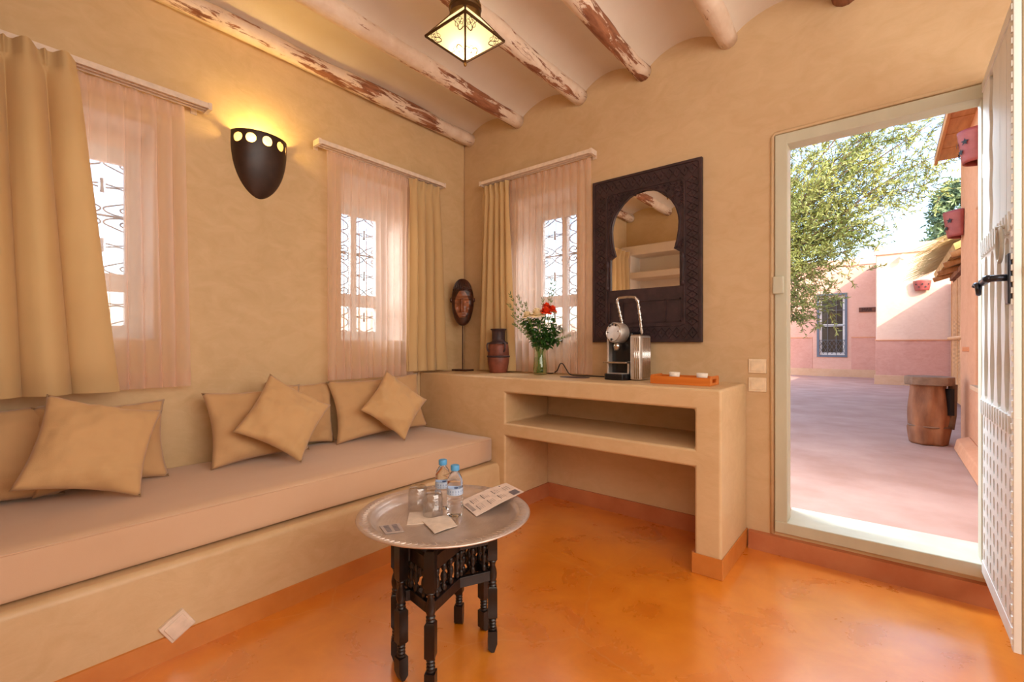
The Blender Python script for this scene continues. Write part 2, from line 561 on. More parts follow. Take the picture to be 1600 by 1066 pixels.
def voxel(xs, ys, zs, solid):
    """manifold block mesh from a cell mask solid(i,j,k)"""
    nx, ny, nz = len(xs) - 1, len(ys) - 1, len(zs) - 1
    S = lambda i, j, k: 0 <= i < nx and 0 <= j < ny and 0 <= k < nz and solid((xs[i] + xs[i + 1]) / 2, (ys[j] + ys[j + 1]) / 2, (zs[k] + zs[k + 1]) / 2)
    vid, vs, fs = {}, [], []
    def V(i, j, k):
        if (i, j, k) not in vid:
            vid[(i, j, k)] = len(vs)
            vs.append((xs[i], ys[j], zs[k]))
        return vid[(i, j, k)]
    for i in range(nx):
        for j in range(ny):
            for k in range(nz):
                if not S(i, j, k):
                    continue
                if not S(i - 1, j, k): fs.append((V(i, j, k), V(i, j, k + 1), V(i, j + 1, k + 1), V(i, j + 1, k)))
                if not S(i + 1, j, k): fs.append((V(i + 1, j, k), V(i + 1, j + 1, k), V(i + 1, j + 1, k + 1), V(i + 1, j, k + 1)))
                if not S(i, j - 1, k): fs.append((V(i, j, k), V(i + 1, j, k), V(i + 1, j, k + 1), V(i, j, k + 1)))
                if not S(i, j + 1, k): fs.append((V(i, j + 1, k), V(i, j + 1, k + 1), V(i + 1, j + 1, k + 1), V(i + 1, j + 1, k)))
                if not S(i, j, k - 1): fs.append((V(i, j, k), V(i, j + 1, k), V(i + 1, j + 1, k), V(i + 1, j, k)))
                if not S(i, j, k + 1): fs.append((V(i, j, k + 1), V(i + 1, j, k + 1), V(i + 1, j + 1, k + 1), V(i, j + 1, k + 1)))
    m = MB()
    m.add(vs, fs)
    return m

def boolean_cut(o, cutter_mb):
    c = cutter_mb.build('cutter', None)
    b = o.modifiers.new('cut', 'BOOLEAN')
    b.operation = 'DIFFERENCE'
    b.object = c
    b.solver = 'EXACT'
    dg = bpy.context.evaluated_depsgraph_get()
    me = bpy.data.meshes.new_from_object(o.evaluated_get(dg))
    o.modifiers.remove(b)
    o.data = me
    bpy.data.objects.remove(c)

def smooth_path(c, n=6):
    c = [Vector(p) for p in c]
    out = []
    for i in range(len(c) - 1):
        p0, p1, p2, p3 = c[max(i - 1, 0)], c[i], c[i + 1], c[min(i + 2, len(c) - 1)]
        for k in range(n):
            t = k / n
            out.append(0.5 * ((2 * p1) + (p2 - p0) * t + (2 * p0 - 5 * p1 + 4 * p2 - p3) * t * t + (3 * p1 - p0 - 3 * p2 + p3) * t ** 3))
    out.append(c[-1])
    return out

def inside(boxes, x, z):
    return any(a <= x <= b and c <= z <= d for a, b, c, d in boxes)

# ------------------------------------------------------------ room shell
YB, XR = -3.12, 4.4           # rear wall plane, right wall plane
TH = 0.36                     # adobe wall thickness
WA = [(-2.70, -2.12, 1.12, 2.17), (-1.13, -0.62, 1.12, 2.24)]      # openings in the left wall (y0,y1,z0,z1)
WB = [(0.54, 1.08, 1.12, 2.22)]                                    # opening in the back wall (x0,x1,z0,z1)
DR = (2.325, 3.115, 0.13, 2.175)                                   # doorway

m = MB().box((-0.4, YB - 0.3, -0.12), (XR + 0.3, 0.0, 0.0))
tag(m.build('floor', 'floor'), kind='structure')

ysA = sorted({YB - 0.3, 0.0, *[v for b in WA for v in b[:2]]})
zsA = sorted({-0.1, 3.1, *[v for b in WA for v in b[2:]]})
m = voxel([-TH, 0.0], ysA, zsA, lambda x, y, z: not inside(WA, y, z))
tag(m.build('wall_left', 'plaster', bevel=0.022, seg=3), kind='structure')
xsB = sorted({-TH, XR + 0.3, *[v for b in WB + [DR] for v in b[:2]]})
zsB = sorted({-0.1, 3.1, 2.30, *[v for b in WB + [DR] for v in b[2:]]})
m = voxel(xsB, [0.0, 0.09, TH], zsB, lambda x, y, z: not (inside(WB + [DR], x, z) or (y > 0.09 and inside([(DR[0], DR[1], DR[2], 2.30)], x, z))))
tag(m.build('wall_back', 'plaster_back', bevel=0.02, seg=3), kind='structure')
m = MB().box((XR, YB - 0.3, -0.1), (XR + 0.3, 0.0, 3.1))
tag(m.build('wall_right', 'plaster'), kind='structure')
m = MB().box((0.0, YB - 0.3, -0.1), (XR, YB, 3.1))
tag(m.build('wall_front', 'plaster'), kind='structure')

# vaulted ceiling: shallow brick arches between round beams that run from front to back
BX = [0.06, 0.572, 1.115, 1.575, 2.072, 2.60, 3.12, 3.64, 4.16]
prof = []
edges = [BX[0] - 0.06] + BX[1:]
for a, b in zip([-0.0] + BX[1:], BX[1:] + [XR]):
    for k in range(14):
        t = k / 14
        x = a + (b - a) * t
        prof.append((x, 2.775 + 0.125 * math.sin(PI * t) ** 0.62))
prof.append((XR, 2.775))
m = MB()
def ceil_fn(u, v):
    i = min(int(round(u * (len(prof) - 1))), len(prof) - 1)
    x, z = prof[i]
    y = YB + (0.0 - YB) * v
    return (x, y, z + 0.006 * mnoise.noise(Vector((x * 2, y * 1.5, 0))))
m.grid(ceil_fn, len(prof) - 1, 24)
ceiling = m.build('ceiling', 'ceiling', smooth=True)
tag(ceiling, kind='structure')
m = MB().box((-TH, YB - 0.3, 2.98), (XR + 0.3, TH + 0.1, 3.12))
tag(m.build('roof_slab', 'court_wall'), kind='structure')
for i, bx in enumerate(BX):
    pts, rs = [], []
    for k in range(41):
        y = YB + (0 - YB) * k / 40
        n1 = mnoise.noise(Vector((bx * 7, y * 1.6, 3.1)))
        n2 = mnoise.noise(Vector((bx * 7, y * 5.0, 9.1)))
        pts.append((bx + 0.012 * n1, y, 2.803 + 0.006 * n2))
        rs.append(0.052 + 0.010 * n1 + 0.007 * n2)
    MB().tube(pts, rs, 14).build('beam', 'beam', ceiling, smooth=True)

# masonry bench and console
m = voxel([0.0, 0.80], [YB, -0.0], [0.0, 0.325], lambda x, y, z: True)
bench = thing('masonry_bench', (0.4, -1.6, 0), 'long tan plastered built-in bench under the mattress along the window wall', 'bench', kind='structure')
m = MB()
m.prism([(0.0, 0.0), (0.815, 0.0), (0.80, 0.30), (0.785, 0.325), (0.0, 0.325)], lambda u, v, d: (u, d, v), YB, -0.47)
m.build('bench_body', 'plaster_console', bench, bevel=0.012)
m = MB()
m.prism([(0.80, 0.0), (0.823, 0.0), (0.818, 0.078), (0.80, 0.083)], lambda u, v, d: (u, d, v), YB, -0.475)
tag(m.build('baseboard_left', 'baseboard'), kind='structure')

console = thing('masonry_console', (1.1, -0.24, 0), 'tan plastered built-in console with open shelf, under mirror and vase', 'console', kind='structure')
xs = [0.0, 0.85, 2.042, 2.165]
zs = [0.0, 0.507, 0.593, 0.786, 0.888]
def solid(x, y, z):
    if x < 0.85 or x > 2.042: return True
    return z > 0.786 or 0.507 < z < 0.593
m = voxel(xs, [-0.49, 0.0], zs, solid)
m.build('console_body', 'plaster_console', console, bevel=0.014, seg=3)
m = MB()
m.box((0.85, -0.48, 0), (0.862, -0.0, 0.098))
m.box((0.85, -0.012, 0), (2.042, 0.0, 0.098))
m.box((2.03, -0.49, 0), (2.042, 0.0, 0.10))
m.build('baseboard', 'baseboard_back', console)
m = MB()
m.prism([(2.03, -0.496), (2.172, -0.496), (2.172, 0.0), (2.165, 0.0), (2.165, -0.49), (2.03, -0.49)], lambda u, v, d: (u, v, d), 0, 0.098)
m.build('baseboard', 'baseboard', console, bevel=0.004)
# skirting of the back wall right of the console, under the door sill
m = MB()
m.prism([(0.0, 0.0), (-0.030, 0.0), (-0.020, 0.088), (0.0, 0.095)], lambda u, v, d: (d, u, v), 2.178, XR)
tag(m.build('baseboard_back', 'baseboard_back'), kind='structure')

# rear wardrobe niche (seen only in the mirror)
ward = thing('masonry_wardrobe', (0.9, YB, 0), 'tan masonry shelf unit with open niche reflected in the arched mirror', 'shelf unit', kind='structure')
m = voxel([0.06, 0.20, 1.3, 1.4], [YB, YB + 0.02, YB + 0.30], [0.9, 1.40, 1.52, 1.94, 2.02, 2.24, 2.36],
          lambda x, y, z: y < YB + 0.02 or x < 0.20 or x > 1.3 or z > 2.24 or 1.94 < z < 2.02 or z < 1.40)
m.build('shelf_body', 'ceiling', ward, bevel=0.012)

# ------------------------------------------------------------ windows
def scroll_pts(c, r, a0, turns, n=26, flip=1):
    out = []
    for i in range(n):
        t = i / (n - 1)
        a = a0 + flip * turns * 2 * PI * t
        rr = r * (1 - 0.8 * t)
        out.append((c[0] + rr * math.cos(a), c[1] + rr * math.sin(a)))
    return out

def window(name, P, u0, u1, z0, z1, depth, ztop):
    """P(u, d, z) -> world; d runs outwards"""
    w_ = thing(name, P((u0 + u1) / 2, depth, z0), None, None, kind='structure')
    del_keys = [k for k in w_.keys() if k in ('label', 'category')]
    def bx(m, ua, ub, da, db, za, zb):
        a, b = P(ua, da, za), P(ub, db, zb)
        m.box([min(p, q) for p, q in zip(a, b)], [max(p, q) for p, q in zip(a, b)])
    f = 0.045
    m = MB()
    bx(m, u0 - 0.004, u1 + 0.004, depth, TH - 0.004, ztop, z1 + 0.004)
    m.build('lintel_filler', 'window_reveal', w_)
    zop, z1 = z1, ztop
    m = MB()
    bx(m, u0, u0 + f, depth, depth + 0.05, z0, z1)
    bx(m, u1 - f, u1, depth, depth + 0.05, z0, z1)
    bx(m, u0 + f, u1 - f, depth, depth + 0.05, z0, z0 + f)
    bx(m, u0 + f, u1 - f, depth, depth + 0.05, z1 - f, z1)
    fr = m.build('window_frame', 'frame_white', w_)
    # two casements, each with a transom bar and a knobbed centre stile
    m = MB()
    bx(m, u0 - 0.004, u0 + 0.006, 0.03, depth, z0, zop)
    bx(m, u1 - 0.006, u1 + 0.004, 0.03, depth, z0, zop)
    bx(m, u0, u1, 0.03, depth, zop - 0.006, zop + 0.004)
    bx(m, u0, u1, 0.03, depth, z0 - 0.004, z0 + 0.008)
    m.build('reveal_lining', 'window_reveal', w_)
    um = (u0 + u1) / 2
    zt = z0 + 0.30 * (z1 - z0)
    for a, b in ((u0 + f, um), (um, u1 - f)):
        m = MB()
        s_ = 0.022
        bx(m, a, a + s_, depth + 0.008, depth + 0.042, z0 + f, z1 - f)
        bx(m, b - s_, b, depth + 0.008, depth + 0.042, z0 + f, z1 - f)
        bx(m, a + s_, b - s_, depth + 0.010, depth + 0.040, z0 + f, z0 + f + 0.03)
        bx(m, a + s_, b - s_, depth + 0.010, depth + 0.040, z1 - f - 0.03, z1 - f)
        bx(m, a + s_, b - s_, depth + 0.006, depth + 0.044, zt - 0.045, zt + 0.045)
        cs = m.build('casement', 'frame_white', w_)
        for za, zb in ((z0 + f + 0.03, zt - 0.045), (zt + 0.045, z1 - f - 0.03)):
            m = MB()
            bx(m, a + s_, b - s_, depth + 0.024, depth + 0.027, za, zb)
            m.build('pane', 'pane', cs)
    # wrought grille with paired C scrolls
    m = MB()
    gd = depth + 0.075
    Q = lambda uv: P(uv[0], gd, uv[1])
    m.tube([Q((u0, z0 + 0.03)), Q((u1, z0 + 0.03))], 0.006, 6)
    m.tube([Q((u0, z1 - 0.03)), Q((u1, z1 - 0.03))], 0.006, 6)
    nmod = 2
    mw = (u1 - u0) / nmod
    rows = 3
    mh = (z1 - z0 - 0.06) / rows
    for c in range(nmod):
        ua = u0 + c * mw
        uc = ua + mw / 2
        m.tube([Q((ua, z0)), Q((ua, z1))], 0.006, 6)
        for r_ in range(rows):
            zb = z0 + 0.03 + r_ * mh
            m.tube([Q((ua, zb)), Q((ua + mw, zb))], 0.006, 6)
            for sx in (-1, 1):
                for sz in (-1, 1):
                    zc = zb + mh / 2
                    # S/C scroll: from the centre, out to the edge, curling in near the bar
                    a_, b_ = mw / 2, mh / 2
                    ctl = [(0.10, 0.06), (0.50, 0.03), (0.93, 0.20), (0.84, 0.42), (0.38, 0.60), (0.05, 0.74), (0.14, 0.88), (0.52, 0.96), (0.88, 0.90), (0.94, 0.76), (0.72, 0.65), (0.50, 0.73), (0.56, 0.83), (0.68, 0.79)]
                    pts = smooth_path([Q((uc + sx * p_[0] * a_, zc + sz * p_[1] * b_)) for p_ in ctl], 5)
                    m.tube(pts, 0.0042, 5)
            m.tube([Q((uc, zb + mh * 0.5 - 0.035)), Q((uc, zb + mh * 0.5)), Q((uc, zb + mh * 0.5 + 0.035))], [0.009, 0.006, 0.009], 6)
    m.tube([Q((u1, z0)), Q((u1, z1))], 0.006, 6)
    m.build('grille', 'iron', w_, smooth=True)
    return w_

PA = lambda u, d, z: (-d, u, z)
PBk = lambda u, d, z: (u, d, z)
window('window_1', PA, WA[0][0], WA[0][1], 1.12, 2.17, 0.27, 2.095)
window('window_2', PA, WA[1][0], WA[1][1], 1.12, 2.24, 0.27, 2.12)
window('window_3', PBk, WB[0][0], WB[0][1], 1.12, 2.22, 0.27, 2.175)

# ------------------------------------------------------------ curtain rails and curtains
def rail(P, u0, u1, z, d, label):
    r_ = thing('curtain_rail', P((u0 + u1) / 2, -d, z), label, 'curtain rail')
    def bx(m, ua, ub, da, db, za, zb):
        a, b = P(ua, da, za), P(ub, db, zb)
        return m.box([min(p, q) for p, q in zip(a, b)], [max(p, q) for p, q in zip(a, b)])
    m = MB()
    bx(m, u0, u1, -d - 0.03, -d + 0.035, z + 0.012, z + 0.022)
    for dd in (-0.03, 0.0, 0.03):
        bx(m, u0, u1, -d + dd - 0.003, -d + dd + 0.004, z - 0.004, z + 0.013)
    m.build('track', 'rail', r_)
    n = 3
    for k in range(n):
        u = u0 + 0.03 + (u1 - u0 - 0.06) * k / (n - 1)
        m = MB()
        bx(m, u - 0.012, u + 0.012, -d, -0.001, z + 0.022, z + 0.030)
        bx(m, u - 0.014, u + 0.014, -0.006, 0.0, z - 0.005, z + 0.045)
        m.build('bracket', 'rail', r_)
    for ue in (u0 - 0.004, u1 + 0.004):
        m = MB()
        bx(m, ue - 0.008, ue + 0.008, -d - 0.034, -d + 0.038, z - 0.010, z + 0.024)
        m.build('end_cap', 'rail', r_)
    return r_

rail(PA, -3.02, -1.935, 2.285, 0.10, 'white double curtain track over the leftmost window, left of the wall sconce')
rail(PA, -1.345, -0.345, 2.315, 0.09, 'white double curtain track over the middle window, right of the wall sconce')
rail(PBk, 0.285, 1.262, 2.352, 0.09, 'white double curtain track over the window beside the arched mirror')

def curtain(name, mat, P, ut, ub, zt, zb, d, amp, nf, label, group=None, seed=0, header=0.07, pleats=True, hem=True, sub=10, nz=60, spread=None, bottom_wave=0.0, wild=0.35):
    """P(u,d,z); ut/ub=(u0,u1) at top and bottom"""
    rr = random.Random(seed)
    ph = [rr.uniform(-1, 1) for _ in range(nf + 3)]
    am = [rr.uniform(0.6, 1.15) for _ in range(nf + 3)]
    nu = nf * sub
    def fold(s, t):
        q = s * nf
        i = int(q)
        a = am[i] * (1 - (q - i)) + am[i + 1] * (q - i)
        p_ = ph[i] * (1 - (q - i)) + ph[i + 1] * (q - i)
        grow = 0.35 + 0.65 * min(1, t / 0.35)
        x = 2 * PI * q + wild * p_ * t * 2.0
        v = math.sin(x) + 0.22 * math.sin(2 * x + p_ * 3) * t
        if pleats and t < header:
            k = t / header
            sharp = math.copysign(abs(math.sin(x)) ** 0.5, math.sin(x)) + 0.35 * math.sin(3 * x)
            pinch = math.cos(2 * x) * (0.55 if math.sin(x) > 0 else 0.9) + 0.5 * math.sin(x)
            b_ = k * k
            v = pinch * (1 - b_) + v * b_
            grow = 0.62 * (1 - b_) + grow * b_
        return v * amp * a * grow
    def fn(s, t):
        u0 = ut[0] + (ub[0] - ut[0]) * t ** 1.0
        u1 = ut[1] + (ub[1] - ut[1]) * t ** 1.0
        u = u0 + (u1 - u0) * s
        q = s * nf
        i = int(q)
        lat = 0.25 * (u1 - u0) / nf * math.cos(2 * PI * q) * (0.4 + 0.6 * t)
        z = zt + (zb - zt) * t + bottom_wave * t * math.sin(2 * PI * q * 1.0 + 1) * 0.5
        dd = -d + fold(s, t) + (0.004 * mnoise.noise(Vector((u * 9, z * 5, seed))) if not pleats else 0.006 * mnoise.noise(Vector((u * 5, z * 3, seed))))
        return P(u + lat, dd, z)
    m = MB()
    m.grid(fn, nu, nz)
    c0 = fn(0.5, 1.0)
    o = m.build(name, mat, origin=c0, smooth=True, fixn=False)
    tag(o, label, 'curtain', group)
    # stitched hem and heading tape
    if hem:
        m = MB()
        def fh(s, t):
            p = fn(s, 1 - 0.055 * t)
            q_ = P(0, -0.0022, 0)
            return tuple(a + b for a, b in zip(p, q_))
        m.grid(fh, nu, 2)
        h = m.build('hem', mat, o, smooth=True, fixn=False)
        h.location = (0, 0, 0)
    m = MB()
    def ft(s, t):
        p = fn(s, 0.045 * t)
        q_ = P(0, -0.0022, 0)
        return tuple(a + b for a, b in zip(p, q_))
    m.grid(ft, nu, 3)
    m.build('heading_tape', mat, o, smooth=True, fixn=False)
    return o

curtain('drape', 'drape', PA, (-2.99, -2.435), (-3.04, -2.325), 2.285, 0.895, 0.150, 0.052, 5,
        'heavy golden beige pleated drape at far left, flaring over the leftmost window', seed=3, sub=16, wild=0.5)
curtain('sheer_curtain', 'sheer', PA, (-2.93, -2.03), (-2.93, -2.01), 2.27, 0.893, 0.075, 0.013, 15,
        'pinkish sheer voile curtain on the leftmost window beside the large drape', seed=5, header=0.05, nz=50, sub=8, wild=1.0)
curtain('sheer_curtain', 'sheer', PA, (-1.285, -0.62), (-1.285, -0.63), 2.30, 0.875, 0.075, 0.013, 12,
        'pinkish sheer voile curtain on the middle window, between sconce and drape', seed=8, header=0.05, nz=50, sub=8, wild=1.0)
curtain('drape', 'drape', PA, (-0.665, -0.375), (-0.70, -0.325), 2.30, 0.905, 0.095, 0.030, 4,
        'gathered beige pleated drape at the right of the middle window, nearest the room corner', seed=13, sub=16, wild=0.4)
curtain('drape', 'drape', PBk, (0.29, 0.545), (0.235, 0.60), 2.335, 0.90, 0.095, 0.026, 5,
        'gathered beige pleated drape behind the carved mask and clay jar', seed=17, sub=16, wild=0.4)
curtain('sheer_curtain', 'sheer', PBk, (0.53, 1.235), (0.53, 1.235), 2.335, 0.90, 0.07, 0.013, 12,
        'pinkish sheer voile curtain behind the flower vase, left of the mirror', seed=21, header=0.05, nz=50, sub=8, wild=1.0)

# ------------------------------------------------------------ mattress and cushions
def rounded_slab(x0, x1, y0, y1, z0, z1, r, amp=0.004):
    m = MB()
    nx, ny, nz = 14, 60, 4
    bm = bmesh.new()
    bmesh.ops.create_cube(bm, size=1)
    bmesh.ops.subdivide_edges(bm, edges=bm.edges[:], cuts=15, use_grid_fill=True)
    for v in bm.verts:
        v.co = Vector(((v.co.x + 0.5) * (x1 - x0) + x0, (v.co.y + 0.5) * (y1 - y0) + y0, (v.co.z + 0.5) * (z1 - z0) + z0))
    for v in bm.verts:
        p = v.co.copy()
        c = Vector((min(max(p.x, x0 + r), x1 - r), min(max(p.y, y0 + r), y1 - r), min(max(p.z, z0 + r), z1 - r)))
        d = p - c
        if d.length > 1e-6:
            v.co = c + d.normalized() * r
        v.co += v.co.normalized() * 0 + Vector((0, 0, amp * mnoise.noise(Vector((p.x * 3, p.y * 2.2, p.z * 2)))))
        v.co.x += amp * mnoise.noise(Vector((p.y * 3, p.z * 5, 7)))
    bm.verts.index_update()
    m.add([tuple(v.co) for v in bm.verts], [tuple(v.index for v in f.verts) for f in bm.faces])
    bm.free()
    return m
mt = rounded_slab(0.005, 0.75, YB + 0.01, -0.497, 0.329, 0.49, 0.022).build('mattress', 'mattress', origin=(0.37, -1.8, 0.327), smooth=True)
tag(mt, 'long pinkish beige upholstered mattress on the masonry bench', 'mattress')
m = MB()
for zz, xx in ((0.476, 0.748),):
    m.tube([(xx, YB + 0.05 + (2.56) * k / 50, zz + 0.002 * mnoise.noise(Vector((k * 0.4, 0, 0)))) for k in range(51)], 0.0035, 6)
m.build('piping', 'mattress', mt, smooth=True)

def cushion(w_, h_, t_, center, face_dir, lean, spin, mat, label, group, seed, pin=0.105):
    """w,h,t; face_dir = horizontal angle the front looks to; lean back angle; spin about the normal"""
    rr = random.Random(seed)
    n = 26
    off = Vector((rr.uniform(0, 50), rr.uniform(0, 50), 0))
    def pt(u, v, side):
        x = w_ / 2 * u * (1 - pin * (1 - v * v) * abs(u) ** 3)
        y = h_ / 2 * v * (1 - pin * (1 - u * u) * abs(v) ** 3)
        e = max(0.0, (1 - u * u) * (1 - v * v))
        th = t_ / 2 * e ** 0.5
        wr = mnoise.noise(Vector((u * 2.3, v * 2.3, side * 3)) + off) * 0.022 + mnoise.noise(Vector((u * 6, v * 6, side * 5)) + off) * 0.009
        # radiating pull wrinkles from the seams
        edge = (1 - e) ** 2
        wr += 0.005 * edge * math.sin(19 * (u * (abs(v) > abs(u)) + v * (abs(u) >= abs(v))) + seed)
        return Vector((x, y, side * (th + wr * min(1, e * 5))))
    rot = (Matrix.Rotation(face_dir, 3, 'Z') @ Matrix.Rotation(-lean, 3, 'Y') @
           Matrix(((0, 0, 1), (1, 0, 0), (0, 1, 0))) @ Matrix.Rotation(spin, 3, 'Z'))
    m = MB()
    m.grid(lambda s, t: rot @ pt(2 * s - 1, 2 * t - 1, 1) + Vector(center), n, n)
    m.grid(lambda s, t: rot @ pt(2 * s - 1, 2 * t - 1, -1) + Vector(center), n, n)
    zmin = min(p[2] for p in m.v)
    dz = 0.4935 - zmin
    m.v = [(p[0], p[1], p[2] + dz) for p in m.v]
    o = m.build('cushion', mat, origin=(center[0], center[1], 0.487), smooth=True, weld=True)
    tag(o, label, 'cushion', group)
    sm = MB()
    ring = []
    for k in range(4):
        for i in range(14):
            q = -1 + 2 * i / 14
            u, v = ((q, -1), (1, q), (-q, 1), (-1, -q))[k]
            ring.append(rot @ pt(u * 0.985, v * 0.985, 0) + Vector(center) + Vector((0, 0, dz)))
    sm.tube(ring, 0.0016, 5, closed=True)
    sm.build('seam', mat, o, smooth=True)
    return o
gB = 'large rectangular cushions against the window wall'
gF = 'small square cushions leaning on the large ones'
cushion(0.72, 0.37, 0.13, (0.13, -2.82, 0.67), 0, R(14), 0, 'cushion_back', 'large cushion at the far left edge, shadowed behind the leftmost small cushion', gB, 1)
cushion(0.44, 0.36, 0.13, (0.15, -2.335, 0.67), 0, R(16), R(-1), 'cushion_back', 'large cushion directly behind the leftmost small cushion', gB, 2)
cushion(0.50, 0.38, 0.14, (0.185, -1.72, 0.67), R(2), R(15), R(1), 'cushion_back', 'large cushion behind the middle small cushion, below the wall sconce', gB, 3)
cushion(0.40, 0.38, 0.09, (0.075, -1.44, 0.68), R(-2), R(8), R(-2), 'cushion_back', 'large cushion peeking out right of the middle small cushion', gB, 4)
cushion(0.70, 0.39, 0.13, (0.15, -0.94, 0.68), R(-2), R(15), R(2), 'cushion_back', 'large cushion nearest the console, behind the rightmost small cushion', gB, 5)
cushion(0.37, 0.37, 0.13, (0.36, -2.40, 0.67), R(0), R(26), R(-17), 'cushion', 'leftmost of the three small cushions, tilted toward the front, top corner up left', gF, 11)
cushion(0.355, 0.355, 0.13, (0.34, -1.655, 0.70), R(-6), R(24), R(-35), 'cushion', 'middle one of the three small cushions, balanced on one corner', gF, 12)
cushion(0.34, 0.34, 0.12, (0.32, -0.95, 0.70), R(-8), R(24), R(-42), 'cushion', 'rightmost of the three small cushions, balanced on one corner near the console', gF, 13)

# ------------------------------------------------------------ wall sconce
sy, sz0, sz1 = -1.647, 1.925, 2.265
sc_o = thing('wall_sconce', (0, sy, sz0), 'dark brown clay shield-shaped uplight sconce pierced with round holes on left wall', 'wall lamp')
def sconce_pt(s, t):
    k = (1 - (1 - t) ** 2.4) ** 0.6
    w_ = max(0.150 * k * (1 - 0.05 * t * t), 0.001)
    p_ = max(0.110 * (1 - (1 - t) ** 1.7) ** 0.8, 0.001)
    a = -PI / 2 + PI * s
    return (0.002 + p_ * math.cos(a), sy + w_ * math.sin(a), sz0 + (sz1 - sz0) * t)
NU, NV = 150, 90
V_ = [[list(sconce_pt(i / NU, j / NV)) for j in range(NV + 1)] for i in range(NU + 1)]
dead = set()
for a in (-64, -33, 0, 33, 64):
    ci = (a + 90) / 180
    c = Vector(sconce_pt(ci, 0.870))
    du = (Vector(sconce_pt(ci + 0.004, 0.870)) - c).length / 0.004
    dv = (Vector(sconce_pt(ci, 0.874)) - c).length / 0.004
    for i in range(NU + 1):
        for j in range(NV + 1):
            x_, z_ = (i / NU - ci) * du, (j / NV - 0.870) * dv
            d_ = math.hypot(x_, z_)
            if d_ < 0.0255:
                if d_ > 0.0255 - 0.0035:
                    k = 0.0255 / d_
                    V_[i][j] = list(sconce_pt(ci + x_ * k / du, 0.870 + z_ * k / dv))
                else:
                    dead.add((i, j))
m = MB()
m.v = [tuple(V_[i][j]) for i in range(NU + 1) for j in range(NV + 1)]
for i in range(NU):
    for j in range(NV):
        q = ((i, j), (i + 1, j), (i + 1, j + 1), (i, j + 1))
        if not any(x in dead for x in q):
            m.f.append(tuple(a * (NV + 1) + b for a, b in q))
shell = m.build('bowl', 'sconce', sc_o, smooth=True)
so_ = shell.modifiers.new('s', 'SOLIDIFY'); so_.thickness = 0.006; so_.offset = 0
MB().lathe([(0.0, -0.02), (0.014, -0.016), (0.02, 0.0), (0.014, 0.018), (0.0, 0.024)], (0.045, sy, 2.16), 16).build('bulb', 'sconce_bulb', sc_o, smooth=True)
ld = bpy.data.lights.new('sconce_light', 'POINT')
ld.energy = 13; ld.color = (1.0, 0.66, 0.20); ld.shadow_soft_size = 0.05
lo = bpy.data.objects.new('sconce_light', ld); COL.objects.link(lo)
lo.parent = sc_o; lo.location = (0.066, 0, 0.275)

# ------------------------------------------------------------ ceiling lantern
lx, ly = 1.264, -1.265
zr, za = 2.50, 2.392
h = 0.127
lan = thing('ceiling_lantern', (lx, ly, za), 'small brass ceiling lantern with frosted pyramid glass hanging between whitewashed beams', 'ceiling lamp')
cor = [Vector((lx + a * h, ly + b * h, zr)) for a, b in ((1, -1), (1, 1), (-1, 1), (-1, -1))]
apex = Vector((lx, ly, za))
topz = 2.60
tc = [Vector((lx + a * 0.05, ly + b * 0.05, topz)) for a, b in ((1, -1), (1, 1), (-1, 1), (-1, -1))]
for i in range(4):
    a, b = cor[i], cor[(i + 1) % 4]
    m = MB(); m.add([a, b, apex], [(0, 1, 2)])
    m.build('glass_pane', 'lamp_pane', lan, fixn=False)
    m = MB(); m.add([a, b, tc[(i + 1) % 4], tc[i]], [(0, 1, 2, 3)])
    m.build('glass_pane', 'lamp_pane', lan, fixn=False)
    # filigree corners of each lower pane
    m = MB()
    nrm = (b - a).cross(apex - a).normalized()
    if nrm.z > 0: nrm = -nrm
    off = nrm * 0.0025
    for (c0, e1, e2) in ((a, b, apex), (b, a, apex), (apex, a, b)):
        d1 = (e1 - c0).normalized(); d2 = (e2 - c0).normalized()
        for rad in (0.034, 0.048):
            for f1, f2 in ((0.25, 0.0), (0.0, 0.25)):
                cc = c0 + d1 * rad * (0.55 + f1 * 1.6) + d2 * rad * (0.55 + f2 * 1.6)
                ring = [cc + (d1 * math.cos(q) + d2 * math.sin(q)) * rad * 0.30 + off for q in [2 * PI * k / 12 for k in range(12)]]
                m.tube(ring, 0.0011, 4, closed=True)
        arc = [c0 + (d1 * math.cos(q) + d2 * math.sin(q)) * 0.062 * (1 + 0.12 * math.cos(6 * q)) + off for q in [PI / 2 * k / 10 for k in range(11)]]
        m.tube(arc, 0.0014, 4)
    tag(m.build('filigree', 'brass_dark', lan), kind='stuff')
m = MB()
for i in range(4):
    m.tube([cor[i], cor[(i + 1) % 4]], 0.0062, 6)
    m.tube([cor[i], cor[i] * 0.5 + apex * 0.5, apex], [0.0055, 0.004, 0.006], 6)
    m.tube([cor[i], tc[i]], 0.0045, 6)
    m.tube([tc[i], tc[(i + 1) % 4]], 0.005, 6)
m.build('shade_frame', 'brass_dark', lan)
MB().lathe([(0.0, -0.022), (0.006, -0.016), (0.008, -0.008), (0.003, 0.0), (0.010, 0.006), (0.004, 0.012)], (lx, ly, za), 14).build('finial', 'brass', lan, smooth=True)
MB().lathe([(0.062, 2.595), (0.072, 2.603), (0.070, 2.625), (0.075, 2.632), (0.070, 2.66), (0.052, 2.70), (0.030, 2.722), (0.018, 2.735), (0.022, 2.75), (0.012, 2.765)], (lx, ly, 0), 32).build('pierced_dome', 'brass_dark', lan, auto=30)
m = MB()
